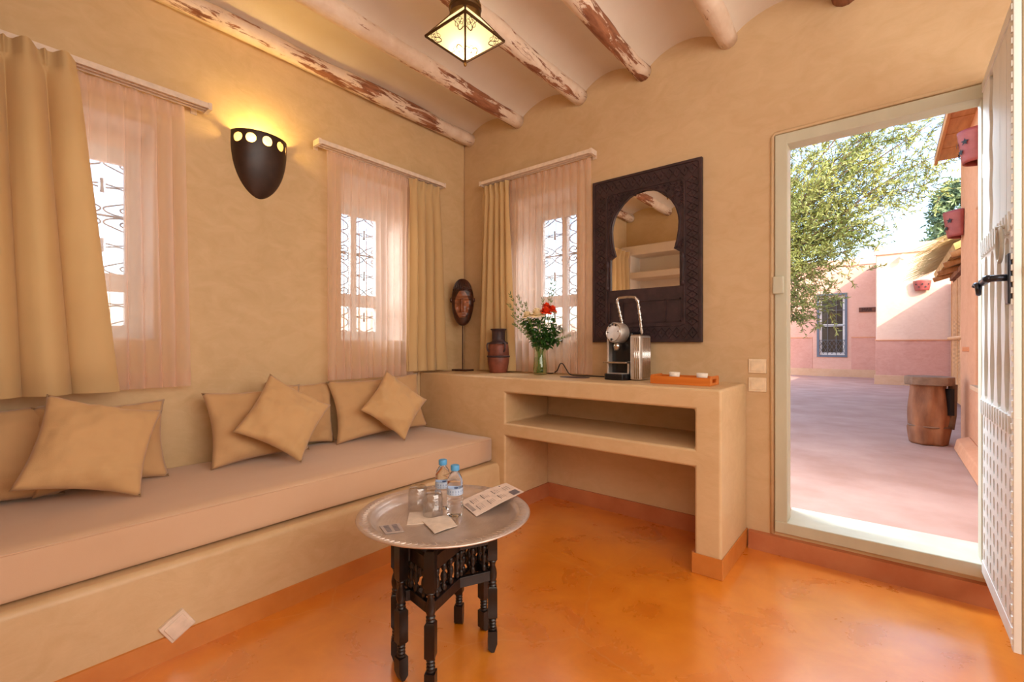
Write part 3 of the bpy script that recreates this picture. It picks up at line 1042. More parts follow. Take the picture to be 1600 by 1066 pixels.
for r_, z_, n_ in ((0.0728, 2.642, 22), (0.064, 2.672, 18)):
    for k in range(n_):
        q = 2 * PI * k / n_
        c = Vector((lx + r_ * math.cos(q), ly + r_ * math.sin(q), z_))
        t1 = Vector((-math.sin(q), math.cos(q), 0)); up = Vector((0, 0, 1))
        ring = [c + (t1 * math.cos(a) + up * math.sin(a)) * 0.0075 for a in [2 * PI * j / 8 for j in range(8)]]
        m.tube(ring, 0.0014, 4, closed=True)
tag(m.build('dome_fretwork', 'brass', lan), kind='stuff')
MB().tube([(lx, ly, 2.76), (lx, ly, 2.895)], 0.006, 8).build('hanging_rod', 'brass_dark', lan)
MB().lathe([(0.0, 2.873), (0.03, 2.875), (0.045, 2.885), (0.048, 2.9)], (lx, ly, 0), 24).build('ceiling_rose', 'brass_dark', lan, smooth=True)
MB().lathe([(0.0, -0.02), (0.013, -0.015), (0.018, 0.0), (0.012, 0.02), (0.009, 0.035), (0, 0.036)], (lx, ly, 2.452), 14).build('bulb', 'bulb', lan, smooth=True)
ld = bpy.data.lights.new('lantern_light', 'POINT')
ld.energy = 3.2; ld.color = (1.0, 0.78, 0.42); ld.shadow_soft_size = 0.025
lo = bpy.data.objects.new('lantern_light', ld); COL.objects.link(lo)
lo.parent = lan; lo.location = (0.0, 0.0, 0.05)

# ------------------------------------------------------------ carved mirror
mx0, mx1, mz0, mz1 = 1.231, 1.937, 1.112, 2.178
mir = thing('arched_mirror', (1.584, 0, mz0), 'large dark carved wooden wall mirror with horseshoe arch opening above the console', 'mirror')
hw = [(2.061, 0.0), (2.055, 0.045), (2.035, 0.092), (2.0, 0.138), (1.96, 0.174), (1.92, 0.198), (1.87, 0.213), (1.83, 0.217), (1.78, 0.214), (1.73, 0.206), (1.69, 0.196), (1.672, 0.190), (1.650, 0.225), (1.55, 0.225), (1.448, 0.225)]
cx_, cz_ = 1.584, 1.64
inner_poly = [(cx_ + w_, z) for z, w_ in hw] + [(cx_ - w_, z) for z, w_ in hw[::-1]][:-1]
def ray_hit(poly, a):
    d = (math.cos(a), math.sin(a)); best = 0
    n = len(poly)
    for i in range(n):
        (x1, y1), (x2, y2) = poly[i], poly[(i + 1) % n]
        x1 -= cx_; x2 -= cx_; y1 -= cz_; y2 -= cz_
        ex, ey = x2 - x1, y2 - y1
        den = d[0] * ey - d[1] * ex
        if abs(den) < 1e-9: continue
        t = (x1 * ey - y1 * ex) / den
        u = (x1 * d[1] - y1 * d[0]) / den
        if t > 0 and -1e-6 <= u <= 1 + 1e-6: best = max(best, t)
    return (cx_ + d[0] * best, cz_ + d[1] * best)
outer_poly = [(mx0, mz0), (mx1, mz0), (mx1, mz1), (mx0, mz1)]
angs = sorted({round(math.atan2(z - cz_, x - cx_), 5) for x, z in inner_poly + outer_poly} | {round(-PI + 2 * PI * k / 80, 5) for k in range(80)})
def frame_mesh(inn, out, d0, d1):
    m = MB(); n = len(angs)
    I = [ray_hit(inn, a) for a in angs]; O = [ray_hit(out, a) for a in angs]
    vs = [(p[0], d, p[1]) for d in (d0, d1) for p in I] + [(p[0], d, p[1]) for d in (d0, d1) for p in O]
    fs = []
    for i in range(n):
        j = (i + 1) % n
        fs += [(n + i, n + j, 3 * n + j, 3 * n + i), (i, 2 * n + i, 2 * n + j, j), (i, j, n + j, n + i), (2 * n + i, 3 * n + i, 3 * n + j, 2 * n + j)]
    m.add(vs, fs)
    return m
inset = lambda e: [(mx0 + e, mz0 + e), (mx1 - e, mz0 + e), (mx1 - e, mz1 - e), (mx0 + e, mz1 - e)]
frame_mesh(inner_poly, outer_poly, -0.004, -0.024).build('frame', 'mirror_wood', mir, auto=40)
frame_mesh(inset(0.016), outer_poly, -0.023, -0.032).build('outer_moulding', 'mirror_wood', mir, bevel=0.002)
frame_mesh(inset(0.106), inset(0.095), -0.023, -0.030).build('inner_moulding', 'mirror_wood', mir, bevel=0.002)
MB().prism([(mx0 + 0.08, 1.40), (mx1 - 0.08, 1.40), (mx1 - 0.08, 2.09), (mx0 + 0.08, 2.09)], lambda u, v, d: (u, d, v), -0.008, -0.012).build('mirror_glass', 'mirror', mir)
# interlaced border carving
m = MB()
def loz(cx, cz, rx, rz, y0=-0.024):
    ring = [(cx + rx, y0, cz), (cx, y0, cz + rz), (cx - rx, y0, cz), (cx, y0, cz - rz)]
    ring = [Vector(p) for p in ring]
    m.tube(ring, 0.0042, 4, closed=True)
    m.add([ring[0] * 0.45 + ring[2] * 0.55, ring[1] * 0.5 + ring[3] * 0.5 + Vector((0, -0.006, 0)), ring[2] * 0.45 + ring[0] * 0.55, ring[1] * 0.3 + ring[3] * 0.7, ring[1] * 0.7 + ring[3] * 0.3], [(0, 3, 1), (3, 2, 1), (2, 4, 1), (4, 0, 1)])
e = 0.056
nx_, nz_ = 14, 22
for k in range(nx_):
    x = mx0 + 0.03 + (mx1 - mx0 - 0.06) * (k + 0.5) / nx_
    loz(x, mz1 - e, 0.026, 0.030); loz(x, mz0 + e, 0.026, 0.030)
for k in range(nz_):
    z = mz0 + 0.10 + (mz1 - mz0 - 0.20) * (k + 0.5) / nz_
    loz(mx0 + e, z, 0.030, 0.022); loz(mx1 - e, z, 0.030, 0.022)
tag(m.build('border_carving', 'mirror_wood', mir), kind='stuff')
# spandrel carving around the arch
m = MB()
for i in range(13):
    for j in range(16):
        x = mx0 + 0.125 + (mx1 - mx0 - 0.25) * i / 12
        z = 1.68 + (2.055 - 1.68) * j / 15
        w_ = np.interp(z, [a for a, _ in hw[::-1]][3:], [b for _, b in hw[::-1]][3:]) if z < 2.061 else 0
        if abs(x - cx_) > w_ + 0.028:
            loz(x + (0.012 if j % 2 else 0), z, 0.013, 0.012)
tag(m.build('spandrel_carving', 'mirror_wood', mir), kind='stuff')
# archivolt bead, side colonnettes, lower panels
m = MB()
arc = [(cx_ + s_ * (w_ + 0.012), -0.026, z) for s_ in (1,) for z, w_ in hw[::-1][3:]] 
arc = arc + [(cx_ - (w_ + 0.012), -0.026, z) for z, w_ in hw[:-3]][1:]
m.tube(arc, 0.004, 6)
m.build('arch_bead', 'mirror_wood', mir, smooth=True)
for s_ in (-1, 1):
    x = cx_ + s_ * 0.245
    MB().lathe([(0.013, 1.45), (0.013, 1.475), (0.008, 1.48), (0.008, 1.60), (0.013, 1.605), (0.013, 1.63), (0.009, 1.635), (0.009, 1.64)], (x, -0.028, 0), 12).build('colonnette', 'mirror_wood', mir, smooth=True)
m = MB()
for (a, b, c, d) in ((mx0 + 0.12, mx1 - 0.12, 1.235, 1.375),):
    m.box((a, -0.030, c), (b, -0.023, c + 0.008)); m.box((a, -0.030, d - 0.008), (b, -0.023, d))
    m.box((a, -0.030, c), (a + 0.008, -0.023, d)); m.box((b - 0.008, -0.030, c), (b, -0.023, d))
    m.box((a + 0.09, -0.030, c), (a + 0.098, -0.023, d)); m.box((b - 0.098, -0.030, c), (b - 0.09, -0.023, d))
m.build('lower_panel', 'mirror_wood', mir)

# ------------------------------------------------------------ switches
def switch(z, label, group=None):
    s_ = thing('light_switch', (2.219, 0, z), label, 'switch')
    MB().box((2.176, -0.008, z - 0.038), (2.262, 0.0, z + 0.038)).build('wall_plate', 'switch', s_, bevel=0.002)
    MB().box((2.188, -0.012, z - 0.026), (2.250, -0.007, z + 0.026)).build('rocker', 'switch', s_, bevel=0.0015)
switch(0.982, 'upper of the two cream wall switches between console and doorway')
switch(0.882, 'lower of the two cream wall switches, just above the console end')

sk = thing('floor_socket', (0.81, -2.24, 0.10), 'white wall box mounted crooked, low on the bench front', 'socket')
tilt = Matrix.Rotation(R(31), 3, 'X')
MB().box((0.798, -2.292, 0.066), (0.822, -2.208, 0.142), tilt, (0.81, -2.25, 0.104)).build('cover_plate', 'switch_low', sk, bevel=0.003)
MB().box((0.820, -2.283, 0.072), (0.826, -2.217, 0.130), tilt, (0.81, -2.25, 0.104)).build('lid', 'switch_low', sk, bevel=0.002)

# ------------------------------------------------------------ doorway frame and leaf
x0, x1, z0, z1 = DR
df = bpy.data.objects.new('trim_1', None); COL.objects.link(df); df.location = (2.68, 0, 0.13)
tag(df, kind='structure')
F = 0.058
m = MB().box((x0 - 0.022, -0.014, z0 - 0.01), (x0 + F - 0.022, 0.09, z1 + 0.022)); m.build('jamb', 'door_frame', df, bevel=0.005)
m = MB().box((x1 - 0.045, 0.0, z0 - 0.01), (x1 + 0.022, 0.09, z1 + 0.022)); m.build('jamb', 'door_frame', df, bevel=0.005)
m = MB().box((x0 - 0.022, -0.012, z1 - F + 0.022), (x1 + 0.022, 0.09, z1 + 0.022)); m.build('lintel', 'door_frame', df, bevel=0.005)
m = MB().box((x0 - 0.022, -0.020, z0 - 0.015), (x1 + 0.022, 0.10, z0 + 0.045)); m.build('sill', 'door_frame', df, bevel=0.006)
m = MB().box((x0, 0.085, z0 - 0.02), (x1, TH + 0.03, z0 + 0.008)); m.build('sill_step', 'door_frame', df, bevel=0.004)
m = MB().box((x0 + 0.005, 0.09, z0 + 0.03), (x0 + 0.03, 0.11, z1 - 0.05))
m.build('door_stop', 'door_frame', df, bevel=0.002)
MB().box((x0 - 0.030, -0.030, 1.362), (x0 + 0.022, -0.012, 1.455)).build('latch_keeper', 'door_frame', df, bevel=0.008)

# plaster bead round the frame
m = MB()
pts = [(x0 - 0.035, -0.002, 0.10), (x0 - 0.037, -0.003, 1.2), (x0 - 0.034, -0.002, z1 + 0.02), (x0 - 0.02, -0.002, z1 + 0.035), (2.7, -0.003, z1 + 0.036), (x1 + 0.02, -0.002, z1 + 0.036)]
m.tube(pts, 0.010, 8)
tag(m.build('trim_2', 'plaster_back', smooth=True), kind='structure')

leaf = bpy.data.objects.new('door_1', None); COL.objects.link(leaf); leaf.location = (3.11, -0.01, 0.14)
tag(leaf, kind='structure')
LX = 3.084; LY0, LY1 = -0.012, -0.672; LZ0, LZ1 = 0.142, 2.20
MB().box((LX, LY1, LZ0), (LX + 0.062, LY0, LZ1)).build('backing_board', 'door_tan', leaf, bevel=0.003)
DP = lambda u, v, d: (LX - d, u, v)
def strip(uc0, uc1, za_, zb_, wob, seed, d=0.012, name='plank'):
    rr = random.Random(seed)
    n = 24
    L = [(uc0 + wob[0] * math.sin(2 * PI * (k / n * wob[2]) + wob[3]), za_ + (zb_ - za_) * k / n) for k in range(n + 1)]
    Rr = [(uc1 + wob[1] * math.sin(2 * PI * (k / n * wob[2]) + wob[3]), za_ + (zb_ - za_) * k / n) for k in range(n + 1)]
    m = MB()
    for k in range(n):
        m.prism([L[k], Rr[k], Rr[k + 1], L[k + 1]], DP, 0.0, d)
    return m.build(name, 'door_white', leaf, weld=False)
# upper planks with one wavy gap
strip(-0.03, -0.19, 1.52, 2.15, (0, 0.010, 4, 0.4), 1)
strip(-0.262, -0.40, 1.52, 2.15, (0.010, 0.002, 4, 0.4), 2)
strip(-0.404, -0.52, 1.52, 2.15, (0.002, 0.002, 3, 1), 3)
strip(-0.526, -0.64, 1.52, 2.15, (0.002, 0.0, 3, 1), 4)
MB().box((LX - 0.016, -0.64, 2.15), (LX, -0.03, 2.19)).build('top_rail', 'door_white', leaf, bevel=0.002)
m = MB()
for k in range(26):
    y = -0.03 - 0.61 * (k + 0.5) / 26
    m.prism([(y - 0.012, 1.46), (y + 0.004, 1.46), (y + 0.013, 1.522), (y - 0.003, 1.522)], DP, 0.0, 0.020 + 0.004 * (k % 2))
tag(m.build('rope_moulding', 'door_white', leaf), kind='stuff')
MB().box((LX - 0.012, -0.64, 1.452), (LX, -0.03, 1.53)).build('mid_rail', 'door_white', leaf, bevel=0.002)
# balusters of the middle panel with swelling gaps
nb = 5
for k in range(nb):
    yc = -0.055 - 0.56 * k / (nb - 1)
    n = 30
    pol = []
    m = MB()
    half = lambda t: 0.020 + 0.018 * abs(math.cos(PI * (t * 2.0))) ** 1.5 + (0.02 if t < 0.03 or t > 0.97 else 0)
    for q in range(n):
        t0_, t1_ = q / n, (q + 1) / n
        a, b = half(t0_), half(t1_)
        za_, zb_ = 0.87 + 0.585 * t0_, 0.87 + 0.585 * t1_
        m.prism([(yc - a, za_), (yc + a, za_), (yc + b, zb_), (yc - b, zb_)], DP, 0.0, 0.014)
    m.build('baluster', 'door_white', leaf)
m = MB()
for k in range(24):
    y = -0.03 - 0.61 * (k + 0.5) / 24
    m.prism([(y - 0.010, 0.815), (y + 0.006, 0.815), (y + 0.010, 0.872), (y - 0.006, 0.872)], DP, 0.0, 0.020 + 0.004 * (k % 2))
tag(m.build('rope_moulding', 'door_white', leaf), kind='stuff')
MB().box((LX - 0.012, -0.64, 0.812), (LX, -0.03, 0.876)).build('lower_rail', 'door_white', leaf, bevel=0.002)
# pierced lattice panel
m = MB()
cols, rows = 8, 9
ya_, yb_, za_, zb_ = -0.045, -0.635, 0.20, 0.812
cw, ch = (yb_ - ya_) / cols, (zb_ - za_) / rows
for i in range(cols):
    for j in range(rows):
        cy = ya_ + cw * (i + 0.5); cz = za_ + ch * (j + 0.5) + (ch / 2 if i % 2 else 0) * 0
        hole = []
        outr = []
        for k in range(16):
            a = 2 * PI * k / 16
            c_, s_ = math.cos(a), math.sin(a)
            rx = abs(cw) * (0.20 + 0.10 * abs(s_) ** 2 * (1 if s_ > 0 else 0.4))
            rz = ch * 0.40
            hole.append((cy + rx * c_ * (1 if abs(s_) < 0.9 else 0.6), cz + rz * s_))
            q = max(abs(c_), abs(s_))
            outr.append((cy + abs(cw) / 2 * c_ / q, cz + ch / 2 * s_ / q))
        for k in range(16):
            l = (k + 1) % 16
            m.add([DP(*outr[k], 0.014), DP(*outr[l], 0.014), DP(*hole[l], 0.014), DP(*hole[k], 0.014), DP(*hole[l], 0.0), DP(*hole[k], 0.0)], [(0, 1, 2, 3), (3, 2, 4, 5)])
m.build('lattice_panel', 'door_white', leaf, weld=True)
MB().box((LX - 0.016, -0.645, LZ0 + 0.005), (LX, -0.03, 0.20)).build('bottom_rail', 'door_white', leaf, bevel=0.002)
m = MB()
m.box((LX - 0.018, -0.672, LZ0), (LX, -0.640, LZ1)); m.box((LX - 0.010, -0.03, LZ0), (LX, -0.012, LZ1))
m.build('stile', 'door_white', leaf, bevel=0.002)
m = MB()
for k in range(58):
    z = LZ0 + 0.02 + (LZ1 - LZ0 - 0.04) * k / 57
    m.box((LX - 0.022, -0.668, z), (LX - 0.017, -0.655, z + 0.018))
tag(m.build('notched_edge', 'door_white', leaf), kind='stuff')
# ring pull
m = MB()
c = Vector((LX - 0.035, -0.575, 1.425))
m.tube([c + Vector((0, math.cos(a) * 0.040, math.sin(a) * 0.055)) for a in [2 * PI * k / 28 for k in range(28)]], 0.0055, 8, closed=True)
rg = m.build('ring_pull', 'ring', leaf, smooth=True)
MB().tube([(LX, -0.575, 1.488), (LX - 0.045, -0.575, 1.482)], [0.009, 0.006], 8).build('ring_staple', 'ring', rg, smooth=True)
# lever handle with curled end
m = MB()
hy, hz = -0.635, 1.312
m.box((LX - 0.028, hy - 0.022, hz - 0.085), (LX - 0.016, hy + 0.022, hz + 0.075))
hd = m.build('handle_plate', 'handle', leaf, bevel=0.004)
m = MB()
m.tube([(LX - 0.02, hy, hz), (LX - 0.065, hy, hz)], 0.011, 12)
pts = [(LX - 0.065, hy + 0.000, hz), (LX - 0.068, hy + 0.03, hz + 0.002), (LX - 0.070, hy + 0.07, hz - 0.004), (LX - 0.070, hy + 0.105, hz - 0.006)]
cc = (hy + 0.118, hz - 0.020)
for k in range(22):
    a = PI * 0.6 - k * 0.36
    rr_ = 0.024 * (1 - 0.5 * k / 22)
    pts.append((LX - 0.070 - 0.0008 * k, cc[0] + rr_ * math.cos(a) * 1.0, cc[1] + rr_ * math.sin(a)))
m.tube(pts, [0.012, 0.0125, 0.010, 0.0085] + [0.0075] * 22, 10)
m.build('lever_handle', 'handle', leaf, smooth=True)
m = MB().box((LX + 0.010, -0.6745, 1.24), (LX + 0.040, -0.671, 1.41))
m.build('latch_plate', 'door_tan', leaf)
MB().box((LX + 0.018, -0.690, 1.315), (LX + 0.034, -0.671, 1.345)).build('latch_bolt', 'black_matte', leaf, bevel=0.002)
m = MB()
for z in (0.5, 1.85):
    m.tube([(LX - 0.004, -0.006, z - 0.05), (LX - 0.004, -0.006, z + 0.05)], 0.008, 8)
m.build('hinge', 'door_frame', leaf)
# ------------------------------------------------------------ folding tray table
T = thing('folding_tray_stand', (1.54, -1.64, 0), 'black turned-wood folding table stand with spindle panels under the round silver tray', 'table stand')
ZT = 0.455
legs = dict(A=((1.435, -1.775), 0), B=((1.525, -1.822), 0), C=((1.655, -1.808), 0), D=((1.662, -1.525), 0), E=((1.555, -1.455), 0), F=((1.455, -1.490), 0))
def turned_leg(x, y, ang):
    rot = Matrix.Rotation(ang, 3, 'Z')
    m = MB()
    c = Vector((x, y, 0))
    def sq(z0, z1, hw_, ch=0.0):
        vs = []
        for z, k in ((z0, 1 - ch), (z0 + 0.006, 1), (z1 - 0.006, 1), (z1, 1 - ch)):
            for a, b in ((-1, -1), (1, -1), (1, 1), (-1, 1)):
                vs.append(rot @ Vector((a * hw_ * k, b * hw_ * k, z)) + c)
        fs = [(0, 3, 2, 1), (12, 13, 14, 15)]
        for l in range(3):
            for k in range(4):
                j = (k + 1) % 4
                fs.append((l * 4 + k, l * 4 + j, l * 4 + 4 + j, l * 4 + 4 + k))
        m.add(vs, fs)
    # notched foot
    foot = [(-0.0165, 0.012), (-0.004, 0.0), (0.006, 0.001), (0.0165, 0.030), (0.0165, 0.075), (-0.0165, 0.075)]
    m.prism(foot, lambda u, v, d: tuple(rot @ Vector((u, d, v)) + c), -0.0165, 0.0165)
    m.lathe([(0.010, 0.074), (0.014, 0.078), (0.012, 0.083), (0.0145, 0.089), (0.0115, 0.094), (0.0145, 0.100), (0.0115, 0.105), (0.0145, 0.111), (0.011, 0.116), (0.013, 0.121)], c, 14)
    sq(0.118, 0.232, 0.0165, 0.25)
    m.lathe([(0.012, 0.230), (0.0155, 0.236), (0.013, 0.241), (0.0155, 0.247), (0.012, 0.252), (0.0155, 0.262), (0.0165, 0.276), (0.014, 0.292), (0.0095, 0.306), (0.0125, 0.318), (0.015, 0.322), (0.012, 0.328)], c, 14)
    sq(0.325, ZT, 0.0165, 0.25)
    return m
for k, ((x, y), _) in legs.items():
    a = math.atan2(y + 1.64, x - 1.545)
    turned_leg(x, y, a).build('leg', 'dark_wood', T, auto=40)
def bar(m, p, q, z0, z1, th=0.009):
    p, q = Vector((p[0], p[1], 0)), Vector((q[0], q[1], 0))
    d = (q - p).normalized(); n = Vector((-d.y, d.x, 0)) * th
    vs = [p + n, p - n, q - n, q + n]
    m.add([v + Vector((0, 0, z0)) for v in vs] + [v + Vector((0, 0, z1)) for v in vs], [(3, 2, 1, 0), (4, 5, 6, 7), (0, 1, 5, 4), (1, 2, 6, 5), (2, 3, 7, 6), (3, 0, 4, 7)])
SP = [(0.004, 0.0), (0.0085, 0.006), (0.010, 0.014), (0.0075, 0.022), (0.004, 0.027), (0.0095, 0.036), (0.011, 0.046), (0.0095, 0.056), (0.004, 0.065), (0.0075, 0.070), (0.010, 0.078), (0.0085, 0.086), (0.004, 0.092)]
for a, b in (('B', 'D'), ('C', 'E'), ('A', 'F'), ('A', 'C'), ('D', 'F')):
    p, q = Vector(legs[a][0]), Vector(legs[b][0])
    d = (q - p).normalized()
    p2, q2 = p + d * 0.012, q - d * 0.012
    pn = MB(); bar(pn, p2, q2, 0.385, 0.430); pn.build('top_rail', 'dark_wood', T, bevel=0.002)
    pn = MB(); bar(pn, p2, q2, 0.255, 0.290); pn.build('lower_rail', 'dark_wood', T, bevel=0.002)
    L = (q2 - p2).length
    n = max(3, int(L / 0.040))
    for k in range(n):
        c = p2 + (q2 - p2) * ((k + 0.5) / n)
        MB().lathe([(r_, 0.2905 + z_ * 1.02) for r_, z_ in SP], (c.x, c.y, 0), 10).build('spindle', 'dark_wood', T, smooth=True)

TC = Vector((1.513, -1.617, 0))
tr = MB().lathe([(0.0, 0.4575), (0.235, 0.4575), (0.258, 0.468), (0.266, 0.484), (0.306, 0.488), (0.310, 0.492), (0.306, 0.4955), (0.265, 0.4905), (0.254, 0.480), (0.244, 0.468), (0.232, 0.4635), (0.0, 0.4630)], TC, 96).build('round_tray', 'tray', origin=(TC.x, TC.y, 0.4575), smooth=True)
tag(tr, 'round engraved silver metal tray with raised rim lying on the black stand', 'tray')
m = MB()
for k in range(90):
    q = 2 * PI * k / 90
    m.tube([Vector((TC.x + math.cos(q + a) * r_, TC.y + math.sin(q + a) * r_, 0.4945)) for a, r_ in ((-0.02, 0.272), (0.012, 0.286), (-0.02, 0.301))], 0.0009, 3)
tag(m.build('engraved_rim', 'tray', tr), kind='stuff')
ZB = 0.4636

def bottle(x, y, label):
    b = thing('water_bottle', (x, y, ZB), label, 'bottle', None)
    prof = [(0.0, 0.004), (0.020, 0.0), (0.027, 0.004)]
    z = 0.010
    for k in range(5):
        prof += [(0.0295, z), (0.0295, z + 0.007), (0.0275, z + 0.0105)]
        z += 0.0135
    prof += [(0.0292, z), (0.0292, z + 0.034), (0.0278, z + 0.037), (0.0295, z + 0.041), (0.0285, z + 0.052), (0.0245, z + 0.068), (0.0175, z + 0.080), (0.0125, z + 0.087), (0.0118, z + 0.094), (0.0, z + 0.094)]
    MB().lathe(prof, (x, y, ZB), 40).build('bottle_body', 'water_bottle', b, smooth=True)
    m = MB().lathe([(0.0298, 0.083), (0.0298, 0.107)], (x, y, ZB), 40)
    m.f = m.f[:-2]
    lb = m.build('paper_label', 'label', b, smooth=True)
    m = MB()
    for k in range(9):
        q = 2 * PI * k / 9
        for dz, hh in ((0.093, 0.007), (0.086, 0.003)):
            a0, a1 = q, q + 0.42
            m.add([(x + 0.0301 * math.cos(a), y + 0.0301 * math.sin(a), ZB + zz) for a, zz in ((a0, dz), (a1, dz), (a1, dz + hh), (a0, dz + hh))], [(0, 1, 2, 3)])
    tag(m.build('label_print', 'label_dark', lb), kind='stuff')
    MB().lathe([(0.0, 0.169), (0.0155, 0.169), (0.0158, 0.171), (0.0158, 0.186), (0.0145, 0.1885), (0.0, 0.1885)], (x, y, ZB), 32, flute=16, fl=0.02).build('cap', 'cap', b, auto=50)
    return b
bottle(1.425, -1.548, 'small water bottle with blue cap, the farther left one behind the glass')
bottle(1.520, -1.574, 'small water bottle with blue cap, the nearer right one beside the leaflet')

def tumbler(x, y, label):
    prof = [(0.0, 0.0), (0.030, 0.0), (0.034, 0.004), (0.0365, 0.030), (0.0375, 0.085), (0.0355, 0.0855), (0.0345, 0.030), (0.031, 0.011), (0.0, 0.010)]
    # upside down: rim on the tray, thick faceted base on top
    pr = [(r_, 0.0865 - z) for r_, z in prof][::-1]
    g = MB().lathe(pr, (x, y, ZB), 40, flute=10, fl=0.018).build('tumbler', 'tumbler_glass', origin=(x, y, ZB), smooth=True)
    tag(g, label, 'glass')
    return g
tumbler(1.352, -1.612, 'upside-down clear faceted tumbler, the left one farther from the bottles')
tumbler(1.452, -1.622, 'upside-down clear faceted tumbler, standing just in front of the bottles')

def sheet(name, mat, corners, label, cat, z, th=0.0012, curl=None, n=10):
    """corners: 4 floor points p00,p10,p11,p01"""
    P_ = [Vector((a, b, 0)) for a, b in corners]
    def fn(u, v, dz):
        p = P_[0] * (1 - u) * (1 - v) + P_[1] * u * (1 - v) + P_[2] * u * v + P_[3] * (1 - u) * v
        return Vector((p.x, p.y, z + (curl(u, v) if curl else 0) + dz))
    m = MB()
    m.grid(lambda u, v: fn(u, v, 0), n, n)
    m.grid(lambda u, v: fn(u, v, th), n, n)
    W_ = n + 1; o_ = W_ * W_
    for k in range(n):
        m.f += [(k * W_, (k + 1) * W_, o_ + (k + 1) * W_, o_ + k * W_), (k * W_ + n, (k + 1) * W_ + n, o_ + (k + 1) * W_ + n, o_ + k * W_ + n),
                (k, k + 1, o_ + k + 1, o_ + k), (n * W_ + k, n * W_ + k + 1, o_ + n * W_ + k + 1, o_ + n * W_ + k)]
    o = m.build(name, mat, origin=fn(0.5, 0.5, 0), auto=40)
    tag(o, label, cat)
    return o, fn
nap1, _ = sheet('paper_napkin', 'napkin', [(1.452, -1.742), (1.365, -1.662), (1.425, -1.605), (1.512, -1.675)], 'beige folded paper napkin lying under the tumblers, the left one', 'napkin', ZB, 0.002, lambda u, v: 0.001 * math.sin(5 * u))
nap2, _ = sheet('paper_napkin', 'napkin', [(1.590, -1.735), (1.472, -1.690), (1.500, -1.590), (1.600, -1.640)], 'beige folded paper napkin nearest the tray edge, under the right-hand bottle side', 'napkin', ZB + 0.0028, 0.002, lambda u, v: 0.0012 * math.sin(4 * v))
card, cf = sheet('sugar_sachet', 'ink_light', [(1.462, -1.838), (1.390, -1.812), (1.422, -1.752), (1.494, -1.786)], 'small flat mauve printed card near the left edge of the tray', 'card', ZB + 0.001, 0.0015)
card.name = 'printed_card'
m = MB()
for k in range(5):
    for j in range(2):
        a = [cf(u, v, 0.0019) for u, v in ((0.15 + 0.16 * k, 0.15 + 0.42 * j), (0.26 + 0.16 * k, 0.15 + 0.42 * j), (0.26 + 0.16 * k, 0.42 + 0.42 * j), (0.15 + 0.16 * k, 0.42 + 0.42 * j))]
        m.add(a, [(0, 1, 2, 3)])
tag(m.build('card_print', 'ink_grey', card), kind='stuff')

# leaflet: long side away from camera, far right corner curled up over the rim
lf, lfn = sheet('menu_leaflet', 'paper', [(1.592, -1.535), (1.432, -1.465), (1.500, -1.255), (1.650, -1.325)], 'white printed leaflet with dark square photo lying half over the tray rim', 'leaflet', ZB + 0.003, 0.001,
                lambda u, v: 0.040 * v ** 1.1 + 0.006 * math.sin(PI * v) + 0.010 * (1 - u) * v ** 2, 14)
def on_leaf(mm, u0, v0, u1, v1):
    mm.add([lfn(u, v, 0.0016) for u, v in ((u0, v0), (u1, v0), (u1, v1), (u0, v1))], [(0, 1, 2, 3)])
m = MB()
rr = random.Random(3)
for cu in (0.18, 0.56):
    for rv in (0.14, 0.36, 0.58):
        u = cu
        for _ in range(4):
            wl = rr.uniform(0.04, 0.07)
            on_leaf(m, u, rv, u + wl, rv + 0.014)
            u += wl + 0.012
on_leaf(m, 0.86, 0.80, 0.93, 0.815)
tag(m.build('heading_print', 'ink', lf), kind='stuff')
m = MB()
for cu in (0.18, 0.56):
    for rv in (0.14, 0.36, 0.58):
        for k in range(3):
            on_leaf(m, cu, rv + 0.035 + 0.035 * k, cu + rr.uniform(0.12, 0.26), rv + 0.043 + 0.035 * k)
for k in range(3):
    on_leaf(m, 0.50, 0.80 + 0.045 * k, 0.78, 0.815 + 0.045 * k)
on_leaf(m, 0.25, 0.02, 0.75, 0.09)
tag(m.build('body_print', 'ink_light', lf), kind='stuff')
m = MB()
m.grid(lambda u, v: lfn(0.06 + 0.30 * u, 0.80 + 0.15 * v, 0.0017), 5, 5)
m.build('printed_photo', 'ink_grey', lf)

# ------------------------------------------------------------ things on the console
ZC = 0.888
# coffee machine
cmx, cmy = 1.51, -0.16
cm = thing('coffee_machine', (1.57, -0.15, ZC), 'silver and black capsule coffee machine with ribbed tank and loop handle', 'coffee machine')
m = MB()
pts = [(-0.078, 0.0), (-0.078, -0.07), (-0.055, -0.105), (0.0, -0.115), (0.055, -0.105), (0.078, -0.07), (0.078, 0.0)]
m.prism([(cmx + a, -0.175 + b) for a, b in pts], lambda u, v, d: (u, v, d), ZC, ZC + 0.036)
m.build('drip_base', 'black', cm, bevel=0.004)
m = MB()
m.prism([(cmx + a * 0.84, -0.180 + b * 0.82) for a, b in pts], lambda u, v, d: (u, v, d), ZC + 0.036, ZC + 0.040)
m.build('drip_grid', 'alu', cm, bevel=0.001)
MB().box((cmx - 0.066, -0.18, ZC), (cmx + 0.075, -0.02, ZC + 0.285)).build('machine_body', 'black', cm, bevel=0.012)
for s_ in (-1, 1):
    MB().box((cmx + s_ * 0.066 - 0.006, -0.225, ZC + 0.036), (cmx + s_ * 0.066 + 0.006, -0.175, ZC + (0.25 if s_ < 0 else 0.11))).build('side_post', 'alu', cm, bevel=0.002)
m = MB()
m.box((cmx - 0.078, -0.265, ZC + 0.098), (cmx + 0.074, -0.18, ZC + 0.108))
m.build('cup_support', 'chrome', cm, bevel=0.002)
rotx = Matrix.Rotation(R(78), 3, 'X') 
hc = Vector((cmx - 0.008, -0.205, ZC + 0.280))
rh = Matrix.Rotation(R(-14), 3, 'Z') @ Matrix.Rotation(R(86), 3, 'X')
